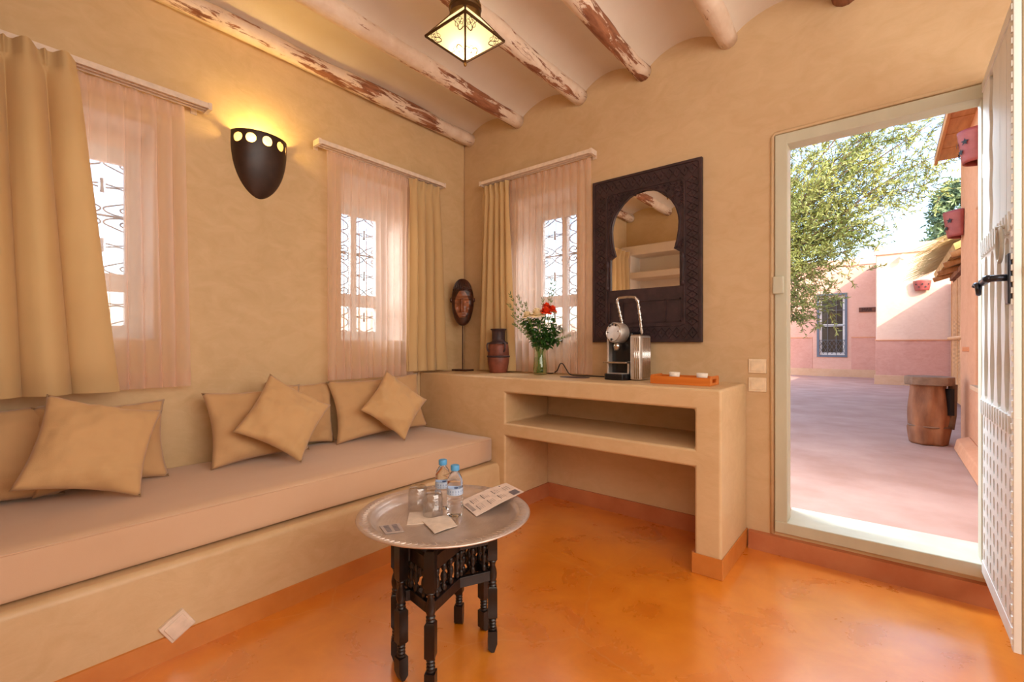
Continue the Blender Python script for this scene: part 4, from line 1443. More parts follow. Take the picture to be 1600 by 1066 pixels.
MB().lathe([(0.0, -0.035), (0.058, -0.035), (0.062, -0.028), (0.062, 0.035), (0.058, 0.042), (0.0, 0.044)], hc, 40, rot=rh).build('round_head', 'alu', cm, auto=30)
m = MB().lathe([(0.053, 0.0432), (0.056, 0.046), (0.053, 0.048)], hc, 40, rot=rh)
m.f = m.f[:-2]
m.build('head_ring', 'chrome', cm, smooth=True)
for (bx_, bz_, br) in ((-0.030, 0.040, 0.0062), (-0.008, 0.047, 0.0062), (0.016, 0.042, 0.0062), (-0.040, 0.0, 0.003), (0.036, 0.006, 0.003), (-0.010, -0.042, 0.0072)):
    MB().lathe([(0.0, 0.0445), (br, 0.0445), (br, 0.047), (0.0, 0.0475)], hc + rh @ Vector((bx_, bz_, 0)), 14, rot=rh).build('button', 'black', cm, auto=40)
MB().lathe([(0.0, -0.03), (0.016, -0.03), (0.022, 0.0), (0.016, 0.012), (0, 0.012)], (cmx, -0.235, ZC + 0.205), 20).build('spout', 'chrome', cm, smooth=True)
# ribbed water tank
tx0, tx1, ty0, ty1 = 1.592, 1.662, -0.245, -0.085
poly = []
NR = 60
for k in range(NR):
    q = 2 * PI * k / NR
    c_, s_ = math.cos(q), math.sin(q)
    e_ = 0.32
    ux = math.copysign(abs(c_) ** e_, c_); uy = math.copysign(abs(s_) ** e_, s_)
    poly.append(((tx0 + tx1) / 2 + ux * (tx1 - tx0) / 2, (ty0 + ty1) / 2 + uy * (ty1 - ty0) / 2))
MB().prism(poly, lambda u, v, d: (u, v, d), ZC + 0.004, ZC + 0.262).build('water_tank', 'alu', cm, bevel=0.008)
for k in range(9):
    y = ty0 + 0.028 + k * 0.0135
    MB().tube([(tx1 + 0.0005, y, ZC + 0.012), (tx1 + 0.001, y, ZC + 0.250)], 0.0040, 8).build('tank_rib', 'chrome', cm, smooth=True)
for k in range(3):
    x = tx0 + 0.034 + k * 0.012
    MB().tube([(x, ty0 + 0.001, ZC + 0.012), (x, ty0 + 0.001, ZC + 0.250)], 0.0038, 8).build('tank_rib', 'chrome', cm, smooth=True)
MB().box((tx0 + 0.006, ty0 + 0.008, ZC + 0.262), (tx1 - 0.006, ty1 - 0.008, ZC + 0.268)).build('tank_lid', 'chrome', cm, bevel=0.002)
# twisted loop handle
hp = []
ctrl = [Vector((1.512, -0.165, ZC + 0.33)), Vector((1.500, -0.175, ZC + 0.40)), Vector((1.487, -0.185, ZC + 0.475)), Vector((1.497, -0.187, ZC + 0.492)), Vector((1.555, -0.187, ZC + 0.494)), Vector((1.602, -0.187, ZC + 0.490)), Vector((1.618, -0.183, ZC + 0.470)), Vector((1.628, -0.172, ZC + 0.37)), Vector((1.634, -0.160, ZC + 0.268))]
for i in range(len(ctrl) - 1):
    for k in range(8):
        hp.append(ctrl[i].lerp(ctrl[i + 1], k / 8))
hp.append(ctrl[-1])
MB().tube(hp, 0.0085, 12).build('loop_handle', 'chrome', cm, smooth=True)
m = MB()
for ph in (0, PI):
    for seg in ((0, 20), (44, 64)):
        q_ = []
        for i in range(seg[0], seg[1]):
            t = (hp[min(i + 1, len(hp) - 1)] - hp[max(i - 1, 0)]).normalized()
            a = t.cross(Vector((0, 1, 0))).normalized(); b = t.cross(a)
            q_.append(hp[i] + (a * math.cos(i * 1.1 + ph) + b * math.sin(i * 1.1 + ph)) * 0.0085)
        m.tube(q_, 0.0022, 5)
tag(m.build('handle_twist', 'alu', cm, smooth=True), kind='stuff')

# power cable along the console
cp = [(1.455, -0.06, ZC + 0.02), (1.42, -0.10, ZC + 0.005), (1.30, -0.115, ZC + 0.005), (1.18, -0.13, ZC + 0.005), (1.11, -0.12, ZC + 0.010), (1.075, -0.115, ZC + 0.045), (1.045, -0.11, ZC + 0.078), (1.020, -0.105, ZC + 0.075), (0.990, -0.09, ZC + 0.035), (0.965, -0.075, ZC + 0.020), (0.92, -0.055, ZC + 0.006), (0.86, -0.04, ZC + 0.005)]
o = MB().tube(smooth_path(cp), 0.0038, 8).build('power_cable', 'black_matte', origin=(1.2, -0.12, ZC), smooth=True)
tag(o, 'black power cable looping on the console between flower vase and coffee machine', 'cable')
# flat shiny coaster sheet by the machine
for (xa, ya, s_, lab) in ((1.215, -0.235, 1.0, 'thin dark glossy mat lying flat on the console left of the coffee machine'),):
    m = MB()
    m.prism([(xa + 0.105 * math.cos(q) * s_, ya + 0.062 * math.sin(q)) for q in [2 * PI * k / 28 for k in range(28)]], lambda u, v, d: (u, v, d), ZC, ZC + 0.003)
    tag(m.build('serving_mat', 'pot_dark', origin=(xa, ya, ZC)), lab, 'mat')

# wooden tray and cups
wx0, wx1, wy0, wy1 = 1.765, 2.075, -0.355, -0.195
ang = 0
wt = thing('wooden_tray', ((wx0 + wx1) / 2, (wy0 + wy1) / 2, ZC), 'small orange bamboo tray with hand slots at the end of the console', 'tray')
MB().box((wx0 + 0.006, wy0 + 0.006, ZC), (wx1 - 0.006, wy1 - 0.006, ZC + 0.008)).build('tray_base', 'orange_wood', wt)
for ya in (wy0, wy1 - 0.009):
    MB().box((wx0, ya, ZC), (wx1, ya + 0.009, ZC + 0.042)).build('long_side', 'orange_wood', wt, bevel=0.0015)
for xa in (wx0, wx1 - 0.009):
    m = voxel([xa, xa + 0.009], [wy0 + 0.009, wy0 + 0.045, wy1 - 0.045, wy1 - 0.009], [ZC, ZC + 0.014, ZC + 0.032, ZC + 0.048], lambda x, y, z: not (wy0 + 0.045 < y < wy1 - 0.045 and ZC + 0.014 < z < ZC + 0.032))
    m.build('handle_side', 'orange_wood', wt, bevel=0.0015)
def cup(x, y, label):
    prof = [(0.0, 0.0), (0.016, 0.0), (0.019, 0.004), (0.0265, 0.030), (0.029, 0.052), (0.0275, 0.0525), (0.0245, 0.030), (0.016, 0.006), (0.0, 0.006)]
    o = MB().lathe(prof, (x, y, ZC + 0.008), 36).build('espresso_cup', 'ceramic', origin=(x, y, ZC + 0.008), smooth=True)
    tag(o, label, 'cup')
cup(1.865, -0.265, 'left white espresso cup in the bamboo tray, nearer the coffee machine')
cup(2.010, -0.265, 'right white espresso cup in the bamboo tray, nearer the doorway')

# clay jar
jx, jy = 0.505, -0.155
jar = thing('clay_jar', (jx, jy, ZC), 'dark red-brown clay jar with black neck and small handles behind the vase', 'jar')
MB().lathe([(0.0, 0.0), (0.060, 0.0), (0.066, 0.008), (0.074, 0.04), (0.080, 0.08), (0.083, 0.115), (0.079, 0.122), (0.082, 0.130), (0.080, 0.17), (0.076, 0.20), (0.072, 0.215), (0.0, 0.215)], (jx, jy, ZC), 40).build('jar_body', 'pot_red', jar, smooth=True)
MB().lathe([(0.066, 0.205), (0.072, 0.212), (0.074, 0.222), (0.060, 0.230), (0.050, 0.236), (0.048, 0.250), (0.049, 0.300), (0.052, 0.315), (0.060, 0.320), (0.060, 0.326), (0.052, 0.328), (0.046, 0.315), (0.044, 0.24), (0.0, 0.235)], (jx, jy, ZC), 40).build('jar_neck', 'pot_dark', jar, smooth=True)
MB().lathe([(0.080, 0.112), (0.087, 0.117), (0.088, 0.122), (0.086, 0.127), (0.078, 0.130)], (jx, jy, ZC), 40).build('jar_band', 'pot_dark', jar, smooth=True)
for q in (0.3, 0.3 + PI, 0.3 + PI / 2, 0.3 - PI / 2):
    dirv = Vector((math.cos(q - 0.65), math.sin(q - 0.65), 0))
    b = Vector((jx, jy, ZC))
    MB().tube(smooth_path([b + dirv * 0.070 + Vector((0, 0, 0.218)), b + dirv * 0.092 + Vector((0, 0, 0.216)), b + dirv * 0.098 + Vector((0, 0, 0.19)), b + dirv * 0.090 + Vector((0, 0, 0.165)), b + dirv * 0.078 + Vector((0, 0, 0.158))]), 0.006, 8).build('jar_handle', 'pot_dark', jar, smooth=True)

# mask on a rod
kx, ky = 0.135, -0.165
mk = thing('mask_on_stand', (kx, ky, ZC), 'oval carved dark wooden face mask on a thin rod stand in the room corner', 'mask')
MB().prism([(kx - 0.075, ky - 0.05), (kx + 0.075, ky - 0.05), (kx + 0.075, ky + 0.05), (kx - 0.075, ky + 0.05)], lambda u, v, d: (u, v, d), ZC, ZC + 0.012).build('stand_base', 'mask', mk, bevel=0.002)
MB().tube([(kx, ky, ZC + 0.01), (kx, ky, ZC + 0.40)], 0.0045, 8).build('stand_rod', 'mask', mk)
mc = Vector((kx, ky, ZC + 0.545))
MR = Matrix.Rotation(R(39), 3, 'Z')      # local -Y faces the room
def face(u, v):
    """u,v in [-1,1]; returns local (x, -depth, z)"""
    W2, H2 = 0.088, 0.186
    wv = math.sqrt(max(0, 1 - v * v)) ** 0.85
    x = W2 * u * wv * (1.0 + 0.06 * v)
    z = H2 * v
    d = 0.05 * (max(0, 1 - u * u)) ** 0.5 * wv ** 0.6
    g = lambda a, s: math.exp(-(a / s) ** 2)
    xa = abs(x) / W2
    d += 0.026 * g(x, 0.011) * (1 if -0.42 < v < 0.12 else 0) * (0.5 + 0.5 * (0.12 - v) / 0.54)           # nose
    d += 0.010 * g(v - 0.16, 0.05) * (1 - 0.3 * xa)                                                         # brow
    d -= 0.012 * g(v + 0.02, 0.10) * g(xa - 0.42, 0.22)                                                    # sockets
    d += 0.010 * g(v + 0.02, 0.035) * g(xa - 0.42, 0.20)                                                   # lids
    d += 0.012 * g(v + 0.56, 0.05) * g(xa, 0.38) - 0.009 * g(v + 0.56, 0.014) * g(xa, 0.33)              # lips
    d += 0.010 * g(v + 0.30, 0.14) * g(xa - 0.62, 0.2)                                                    # cheeks
    if v > 0.50:
        d += 0.010 + 0.004 * math.cos(28 * u)                                                               # combed hair
    return x, d, z
m = MB()
def fmask(s, t):
    x, d, z = face(2 * s - 1, -math.cos(PI * t))
    return MR @ Vector((x, -d, z)) + mc
m.grid(fmask, 60, 90)
def fback(s, t):
    x, d, z = face(2 * s - 1, -math.cos(PI * t))
    return MR @ Vector((x, 0.010, z)) + mc
m.grid(fback, 60, 4)
m.build('mask_shell', 'mask', mk, smooth=True, weld=True)
m = MB()
def fred(s, t):
    q = -0.66 + (0.46 + 0.66) * t
    wd = 0.66 * math.sin(PI * (0.10 + 0.84 * t)) ** 0.6
    x, d, z = face((2 * s - 1) * wd, q)
    return MR @ Vector((x, -d - 0.0015, z)) + mc
m.grid(fred, 40, 60)
m.build('painted_face', 'mask_red', mk, smooth=True)
m = MB()
for k in range(2):
    zz = (0.50 + 0.10 * k)
    pts = []
    for i in range(21):
        u = -0.92 + 1.84 * i / 20
        x, d, z = face(u, zz + 0.06 * math.cos(u * 3))
        pts.append(MR @ Vector((x, -d - 0.002, z)) + mc)
    m.tube(pts, 0.0035, 6)
m.build('hair_band', 'mask', mk, smooth=True)
for s_ in (-1, 1):
    x, d, z = face(s_ * 0.97, 0.10)
    MB().lathe([(0.0, -0.02), (0.010, -0.014), (0.013, 0.0), (0.010, 0.014), (0.0, 0.02)], MR @ Vector((x + s_ * 0.004, -d * 0.6, z)) + mc, 12).build('ear', 'mask', mk, smooth=True)

# ------------------------------------------------------------ vase and bouquet
vx, vy = 0.895, -0.165
vs_ = thing('glass_vase', (vx, vy, ZC), 'waisted clear glass vase full of green stems on the console', 'vase')
m = MB().lathe([(a * 1.22, b) for a, b in [(0.0, 0.0), (0.034, 0.0), (0.038, 0.006), (0.041, 0.04), (0.038, 0.08), (0.033, 0.12), (0.031, 0.145), (0.035, 0.175), (0.042, 0.20), (0.040, 0.20), (0.033, 0.175), (0.029, 0.145), (0.031, 0.12), (0.036, 0.08), (0.039, 0.04), (0.036, 0.010), (0.0, 0.009)]], (vx, vy, ZC), 40)
m.build('vase_body', 'vase_glass', vs_, smooth=True)
MB().lathe([(a * 1.22, b) for a, b in [(0.0, 0.010), (0.035, 0.011), (0.038, 0.04), (0.035, 0.08), (0.0305, 0.12), (0.0, 0.12)]], (vx, vy, ZC), 32).build('vase_water', 'water', vs_, smooth=True)

def leafquad(m, p, d, n, L, W_, fold=0.25):
    d = d.normalized(); s_ = d.cross(n).normalized(); n = s_.cross(d)
    v = [p, p + d * L * 0.35 + s_ * W_ / 2 + n * W_ * fold, p + d * L * 0.75 + s_ * W_ * 0.36 + n * W_ * fold, p + d * L - n * L * 0.1, p + d * L * 0.75 - s_ * W_ * 0.36 + n * W_ * fold, p + d * L * 0.35 - s_ * W_ / 2 + n * W_ * fold, p + d * L * 0.4, p + d * L * 0.75]
    m.add(v, [(0, 6, 1), (1, 6, 7, 2), (2, 7, 3), (0, 5, 6), (5, 4, 7, 6), (4, 3, 7)])

def stem_curve(head, k, n=14):
    rr = random.Random(k)
    a = rr.uniform(0, 2 * PI)
    b = Vector((vx + 0.022 * math.cos(a), vy + 0.022 * math.sin(a), ZC + 0.014))
    a2 = math.atan2(head[1] - vy, head[0] - vx)
    nk = Vector((vx + 0.018 * math.cos(a2), vy + 0.018 * math.sin(a2), ZC + 0.16))
    h_ = Vector(head)
    mid = nk.lerp(h_, 0.5) + Vector((0, 0, 0.02))
    return smooth_path([b, nk, mid, h_], 6)

def rose(head, r, mat, label, k):
    t = thing('rose', (vx, vy, ZC + 0.02), label, 'flower', 'flowers in the glass vase')
    H_ = Vector(head)
    path = stem_curve(head, k)
    MB().tube(path, 0.0024, 6).build('stem', 'stem', t, smooth=True)
    up = (path[-1] - path[-4]).normalized()
    rr = random.Random(k * 7)
    ax = up.cross(Vector((0.3, 0.7, 0.2))).normalized()
    B = Matrix((ax, up.cross(ax), up)).transposed()
    m = MB()
    for ring, (cnt, rad, hh, opn) in enumerate(((3, 0.30, 0.95, 0.1), (4, 0.52, 0.9, 0.3), (5, 0.78, 0.78, 0.6), (6, 1.0, 0.6, 1.0), (6, 1.12, 0.35, 1.35))):
        for q in range(cnt):
            a0 = 2 * PI * q / cnt + ring * 0.7 + rr.uniform(-.1, .1)
            span = 2 * PI / cnt * 0.72
            def fp(s, tt, a0=a0, span=span, rad=rad, hh=hh, opn=opn):
                a = a0 + (s - 0.5) * 2 * span * (0.55 + 0.45 * math.sin(PI * min(1, tt * 0.9 + 0.1)))
                rr_ = r * rad * (0.25 + 0.75 * tt ** 0.6) + r * 0.14 * opn * tt ** 3
                z = r * (hh * 1.3 * tt - 0.25) - r * 0.30 * opn * tt ** 3 - r * 0.12 * (2 * s - 1) ** 2
                return B @ Vector((rr_ * math.cos(a), rr_ * math.sin(a), z)) + H_
            m.grid(fp, 5, 5)
    m.build('bloom', mat, t, smooth=True, fixn=False)
    m = MB()
    for q in range(5):
        a = 2 * PI * q / 5
        leafquad(m, H_ - up * r * 0.3, B @ Vector((math.cos(a), math.sin(a), -0.1)), up, r * 0.8, r * 0.3)
    m.build('sepals', 'leaf', t, fixn=False)
    return t
def hd(px_dx, z, dy=0.0):
    # px_dx: offset in metres across the view, dy towards the room
    rt = Vector((math.cos(R(39.2)), math.sin(R(39.2)), 0)); fw = Vector((-math.sin(R(39.2)), math.cos(R(39.2)), 0))
    p = Vector((vx, vy, z)) + rt * px_dx - fw * dy
    return (p.x, p.y, p.z)
rose(hd(-0.022, 1.305, 0.075), 0.043, 'rose_white', 'big cream rose at the front centre of the bouquet', 3)
rose(hd(-0.090, 1.298, 0.05), 0.031, 'rose_white', 'small cream rose at the left of the bouquet', 4)
rose(hd(0.095, 1.320, 0.03), 0.022, 'rose_white', 'tiny pale rose at the right of the bouquet', 5)
rose(hd(0.034, 1.322, 0.075), 0.036, 'rose_red', 'coral red rose in the centre of the bouquet, lower and larger', 6)
rose(hd(0.080, 1.338, 0.04), 0.032, 'rose_red', 'coral red rose at the right of the centre one', 7)
rose(hd(0.044, 1.362, 0.02), 0.029, 'rose_red', 'coral red rose at the top behind the others', 8)
rr = random.Random(5)
spots = [(-0.10, 1.24, 0.02), (-0.06, 1.20, 0.06), (0.0, 1.25, 0.07), (0.06, 1.21, 0.05), (0.10, 1.26, 0.01), (-0.02, 1.28, -0.05), (0.09, 1.17, 0.03), (-0.09, 1.28, -0.03), (0.03, 1.17, 0.07), (0.13, 1.22, -0.02), (0.14, 1.12, 0.02)]
spots_lab = ['green foliage bunch under the small cream rose at bouquet left', 'green foliage low at the front left of the bouquet', 'green foliage just under the big cream rose',
 'green foliage at front right below the coral roses', 'green foliage at the right under the tiny pale rose', 'green foliage behind the big cream rose', 'low green foliage right of the vase mouth',
 'green foliage at back left behind the small cream rose', 'green foliage hanging right over the vase mouth', 'green foliage at the far right edge of the bouquet', 'lowest drooping green foliage at bouquet right, beside the cable']
for k, (dx, z, dy) in enumerate(spots):
    t = thing('greenery_bunch', (vx, vy, ZC + 0.02), spots_lab[k], 'foliage stem', 'foliage stems in the glass vase')
    path = stem_curve(hd(dx, z, dy), 40 + k)
    MB().tube(path, 0.002, 6).build('stem', 'stem', t, smooth=True)
    m = MB()
    for i in range(8, len(path)):
        for _ in range(3):
            p = path[i]
            d = Vector((rr.uniform(-1, 1), rr.uniform(-1, 1), rr.uniform(-0.5, 0.6)))
            leafquad(m, p, d, Vector((rr.uniform(-.4, .4), rr.uniform(-.4, .4), 1)), rr.uniform(0.035, 0.055), rr.uniform(0.020, 0.030))
    tag(m.build('leaves', 'leaf', t, fixn=False), kind='stuff')
sprigs = [(-0.205, 1.44, 0.0, 'long thin leafy sprig arching to the upper left of the bouquet'),
          (-0.210, 1.365, 0.03, 'thin sprig with narrow leaves leaning far left at mid height'),
          (-0.150, 1.425, -0.04, 'thin leafy sprig rising left of centre toward the window'),
          (-0.185, 1.29, 0.04, 'low thin sprig reaching left just above the jar'),
          (-0.175, 1.235, 0.05, 'lowest thin sprig reaching left beside the jar'),
          (0.018, 1.405, 0.0, 'short thin sprig standing upright above the cream rose'),
          (0.082, 1.54, -0.02, 'tallest upright thin sprig above the coral roses'),
          (0.100, 1.52, 0.02, 'second tall upright sprig just right of the tallest'),
          (0.165, 1.20, 0.0, 'thin sprig reaching right below the roses'),
          (0.195, 1.16, 0.03, 'lowest thin sprig arching right toward the curtain edge'),
          (-0.10, 1.375, 0.02, 'short thin sprig close behind the small cream rose')]
for k, (dx, z, dy, lab) in enumerate(sprigs):
    t = thing('olive_sprig', (vx, vy, ZC + 0.02), lab, 'sprig', 'thin sprigs in the glass vase')
    path = stem_curve(hd(dx, z, dy), 80 + k)
    MB().tube(path, 0.0013, 5).build('stem', 'stem', t, smooth=True)
    m = MB()
    for i in range(9, len(path)):
        p = path[i]
        dr = (path[min(i + 1, len(path) - 1)] - path[i - 1]).normalized()
        for s_ in (-1, 1):
            sd_ = dr.cross(Vector((rr.uniform(-.5, .5), 1, rr.uniform(-.5, .5)))).normalized() * s_
            leafquad(m, p, dr * 1.0 + sd_ * 0.5, dr.cross(sd_), rr.uniform(0.022, 0.034), 0.0075)
    tag(m.build('leaves', 'sprig_leaf', t, fixn=False), kind='stuff')

# ------------------------------------------------------------ courtyard
GZ = 0.10
m = MB()
m.grid(lambda u, v: (-25 + 50 * u, TH + 0.0 + 40 * v, GZ - 0.004 + 0.006 * mnoise.noise(Vector((u * 60, v * 50, 0)))), 120, 100)
tag(m.build('ground', 'court_ground', smooth=True), kind='structure')
m = MB().box((-25, -30, -0.3), (-TH - 0.02, 0.36, GZ - 0.01))
tag(m.build('ground', 'court_ground'), kind='structure')
m = MB().box((-TH, TH, -0.2), (XR + 0.3, TH + 0.03, GZ - 0.002))
tag(m.build('trim_3', 'plinth'), kind='structure')

# far building: receding left part and projecting right block
fb = thing('courtyard_building', (2.5, 13.5, GZ), 'pink rendered single-storey building across the courtyard with projecting right block', 'building')
m = voxel([-6.0, 1.08, 1.74, 2.53], [14.7, 15.2], [GZ, 0.76, 2.62, 3.70], lambda x, y, z: not (1.08 < x < 1.74 and 0.76 < z < 2.62))
m.build('recessed_wall', 'court_wall', fb, bevel=0.03)
MB().box((2.53, 12.04, GZ), (7.0, 15.2, 3.55)).build('projecting_block', 'court_pale', fb, bevel=0.03)
MB().box((2.525, 12.022, 0.32), (7.0, 12.05, 1.19)).build('lower_band', 'court_wall_low', fb, bevel=0.008)
MB().box((1.90, 14.682, 0.32), (2.53, 14.71, 1.30)).build('lower_band', 'court_wall_low', fb, bevel=0.008)
MB().box((-6.0, 14.682, 0.32), (0.90, 14.71, 1.30)).build('lower_band', 'court_wall_low', fb, bevel=0.008)
MB().box((2.515, 12.00, 1.185), (7.0, 12.06, 1.215)).build('string_course', 'wing_wall', fb, bevel=0.008)
MB().box((1.90, 14.665, 1.295), (2.53, 14.71, 1.325)).build('string_course', 'wing_wall', fb, bevel=0.008)
MB().box((-6.0, 14.665, 1.295), (0.90, 14.71, 1.325)).build('string_course', 'wing_wall', fb, bevel=0.008)
MB().box((2.50, 11.99, GZ - 0.05), (7.0, 12.06, 0.33)).build('plinth_band', 'plinth', fb, bevel=0.012)
MB().box((-6.0, 14.64, GZ - 0.05), (2.53, 14.72, 0.33)).build('plinth_band', 'plinth', fb, bevel=0.012)
MB().box((2.49, 11.99, 3.33), (7.0, 12.06, 3.56)).build('parapet_band', 'court_wall', fb, bevel=0.012)
MB().box((-6.0, 14.67, 3.50), (2.53, 14.71, 3.71)).build('parapet_band', 'court_wall', fb, bevel=0.012)
m = MB()
m.box((1.02, 14.67, 0.70), (1.08, 14.75, 2.68)); m.box((1.74, 14.67, 0.70), (1.80, 14.75, 2.68))
m.box((1.08, 14.67, 0.70), (1.74, 14.75, 0.76)); m.box((1.08, 14.67, 2.62), (1.74, 14.75, 2.68))
wf = m.build('window_surround', 'blue_frame', fb)
m = MB()
for (a, b, c, d) in ((1.08, 1.14, 0.76, 2.62), (1.68, 1.74, 0.76, 2.62), (1.14, 1.68, 0.76, 0.84), (1.14, 1.68, 1.66, 1.73), (1.14, 1.68, 2.54, 2.62)):
    m.box((a, 14.82, c), (b, 14.87, d))
m.build('sash', 'frame_white', wf)
MB().box((1.08, 14.90, 0.76), (1.74, 14.92, 2.62)).build('pane', 'dark_glass', wf)
m = MB()
for k in range(1, 3):
    m.tube([(1.08 + 0.22 * k, 14.72, 0.76), (1.08 + 0.22 * k, 14.72, 2.62)], 0.009, 5)
for k in range(1, 4):
    m.tube([(1.08, 14.72, 0.76 + 0.465 * k), (1.74, 14.72, 0.76 + 0.465 * k)], 0.009, 5)
for k in range(6):
    for s_ in (0, 1):
        xa = 1.08 + 0.11 * k
        m.tube([(xa if s_ == 0 else xa + 0.11, 14.72, 0.80), (xa + 0.11 if s_ == 0 else xa, 14.72, 1.02)], 0.006, 4)
        m.tube([(xa if s_ == 0 else xa + 0.11, 14.72, 1.02), (xa + 0.11 if s_ == 0 else xa, 14.72, 1.22)], 0.006, 4)
m.build('window_bars', 'iron', wf)

sg = thing('room_name_sign', (2.30, 14.67, 2.13), 'small dark wooden name sign on the pink wall, partly hidden by the corner', 'sign')
MB().box((2.084, 14.655, 2.068), (2.528, 14.70, 2.205)).build('sign_board', 'sign', sg, bevel=0.008)
tcv = bpy.data.curves.new('letters', 'FONT')
tcv.body = 'MAR'
tcv.size = 0.125
tcv.extrude = 0.004
to_ = bpy.data.objects.new('letters_tmp', tcv); COL.objects.link(to_)
dg = bpy.context.evaluated_depsgraph_get()
tm = bpy.data.meshes.new_from_object(to_.evaluated_get(dg))
bpy.data.objects.remove(to_)
tm.materials.clear(); tm.materials.append(M['sign_text'])
to2 = bpy.data.objects.new('lettering', tm); COL.objects.link(to2)
to2.parent = sg
to2.rotation_euler = (R(90), 0, 0)
to2.location = (2.15 - 2.30, 14.651 - 14.67, 2.093 - 2.13)

# orange wing wall close to the doorway
WX = 3.36
wg = thing('garden_wing', (3.6, 2.2, GZ), 'orange rendered wing wall running away from the doorway on the right', 'building')
m = voxel([WX, WX + 0.30], [TH + 0.03, 1.55, 2.95, 4.0], [GZ, 0.74, 2.28, 3.30], lambda x, y, z: not (1.55 < y < 2.95 and 0.74 < z < 2.28))
m.build('wing_wall', 'wing_wall', wg, bevel=0.02)
MB().box((WX + 0.30, TH + 0.03, GZ), (7.0, 4.0, 3.30)).build('wing_body', 'wing_wall', wg)
m = MB()
m.prism([(WX - 0.11, GZ), (WX - 0.09, 0.20), (WX, 0.235), (WX, GZ)], lambda u, v, d: (u, d, v), TH + 0.03, 3.30)
m.build('wall_foot', 'wing_wall', wg, bevel=0.012)
m = MB()
m.box((WX + 0.10, 1.55, 0.74), (WX + 0.16, 1.60, 2.28)); m.box((WX + 0.10, 2.90, 0.74), (WX + 0.16, 2.95, 2.28))
m.box((WX + 0.10, 1.55, 0.74), (WX + 0.16, 2.95, 0.79)); m.box((WX + 0.10, 1.55, 2.23), (WX + 0.16, 2.95, 2.28)); m.box((WX + 0.10, 2.22, 0.74), (WX + 0.16, 2.27, 2.28))
wfr = m.build('window_frame', 'frame_white', wg)
MB().box((WX + 0.17, 1.55, 0.74), (WX + 0.18, 2.95, 2.28)).build('pane', 'dark_glass', wfr)
MB().box((WX - 0.03, 1.50, 0.70), (WX + 0.10, 3.00, 0.74)).build('window_sill', 'plinth', wg, bevel=0.006)
m = MB()
for k in range(7):
    y = 1.62 + 1.26 * k / 6
    m.tube([(WX + 0.02, y, 0.74), (WX + 0.02, y, 2.28)], 0.010, 6)
m.build('window_bars', 'iron', wg)
for y in (2.1, 3.35):
    MB().box((WX - 0.05, y, 1.03), (WX + 0.02, y + 0.05, 1.075)).build('peg', 'wing_wall', wg, bevel=0.008)
# eave boards
for k in range(9):
    y0_ = 0.45 + k * 0.415
    MB().box((3.185, y0_, 3.125), (WX + 0.02, y0_ + 0.40, 3.15)).build('eave_board', 'eave_wood', wg, bevel=0.003)
MB().box((3.165, 0.45, 3.15), (WX + 0.30, 4.20, 3.19)).build('roof_edge', 'stump_grey', wg, bevel=0.004)
MB().box((3.165, 0.45, 3.09), (3.19, 4.20, 3.16)).build('fascia_board', 'eave_wood', wg, bevel=0.003)

# lower shelter beyond the wing, with bamboo screen and thatch
ls = thing('bamboo_shelter', (3.7, 8.0, GZ), 'bamboo-screened shelter with straw thatch edge beyond the orange wing wall', 'shelter')
MB().box((3.90, 4.02, GZ), (7.0, 11.98, 2.56)).build('shade_block', 'wing_wall', ls)  # unseen block added so its shadow edge falls on the far building
MB().box((3.60, 4.6, 2.20), (3.92, 8.3, 2.28)).build('roof_deck', 'stump', ls)
for y in (4.9, 6.6, 8.25):
    MB().tube([(3.68, y, GZ), (3.68, y, 2.2)], 0.045, 10).build('post', 'stump', ls, smooth=True)
for y in (5.2, 6.2, 7.2, 8.15):
    MB().tube([(3.38, y, 2.22), (3.95, y, 2.40)], 0.04, 8).build('rafter', 'eave_wood', ls, smooth=True)
m = MB()
nsl = 92
for k in range(nsl):
    z = 0.18 + (2.12 - 0.18) * k / (nsl - 1)
    m.box((3.615, 4.95, z), (3.622, 8.2, z + 0.014))
for y in (5.2, 5.9, 6.6, 7.3, 8.1):
    m.tube([(3.611, y, 0.18), (3.611, y, 2.14)], 0.006, 5)
tag(m.build('bamboo_screen', 'bamboo', ls), kind='stuff')
MB().tube([(3.59, 4.9, 1.20), (3.59, 8.25, 1.20)], 0.028, 8).build('screen_rail', 'bamboo', ls, smooth=True)
m = MB()
rr = random.Random(77)
for k in range(1500):
    y = rr.uniform(5.2, 8.5)
    x = rr.uniform(3.40, 3.9)
    z = 2.36 + (x - 3.25) * 0.55 + rr.uniform(-0.03, 0.07)
    d = Vector((-0.86 + rr.uniform(-.15, .15), rr.uniform(-0.35, 0.15), -0.48 + rr.uniform(-.12, .12))) * rr.uniform(0.25, 0.5)
    p = Vector((x, y, z)); q_ = p + d
    wv_ = Vector((0.0, 0.007, 0.004))
    m.add([p - wv_, p + wv_, q_ + wv_ * 0.4, q_ - wv_ * 0.4], [(0, 1, 2, 3)])
tag(m.build('thatch', 'thatch', ls, fixn=False), kind='stuff')
MB().prism([(3.42, 2.28), (3.95, 2.56), (3.95, 2.64), (3.40, 2.36)], lambda u, v, d: (u, d, v), 5.2, 8.4).build('thatch_bed', 'thatch', ls)

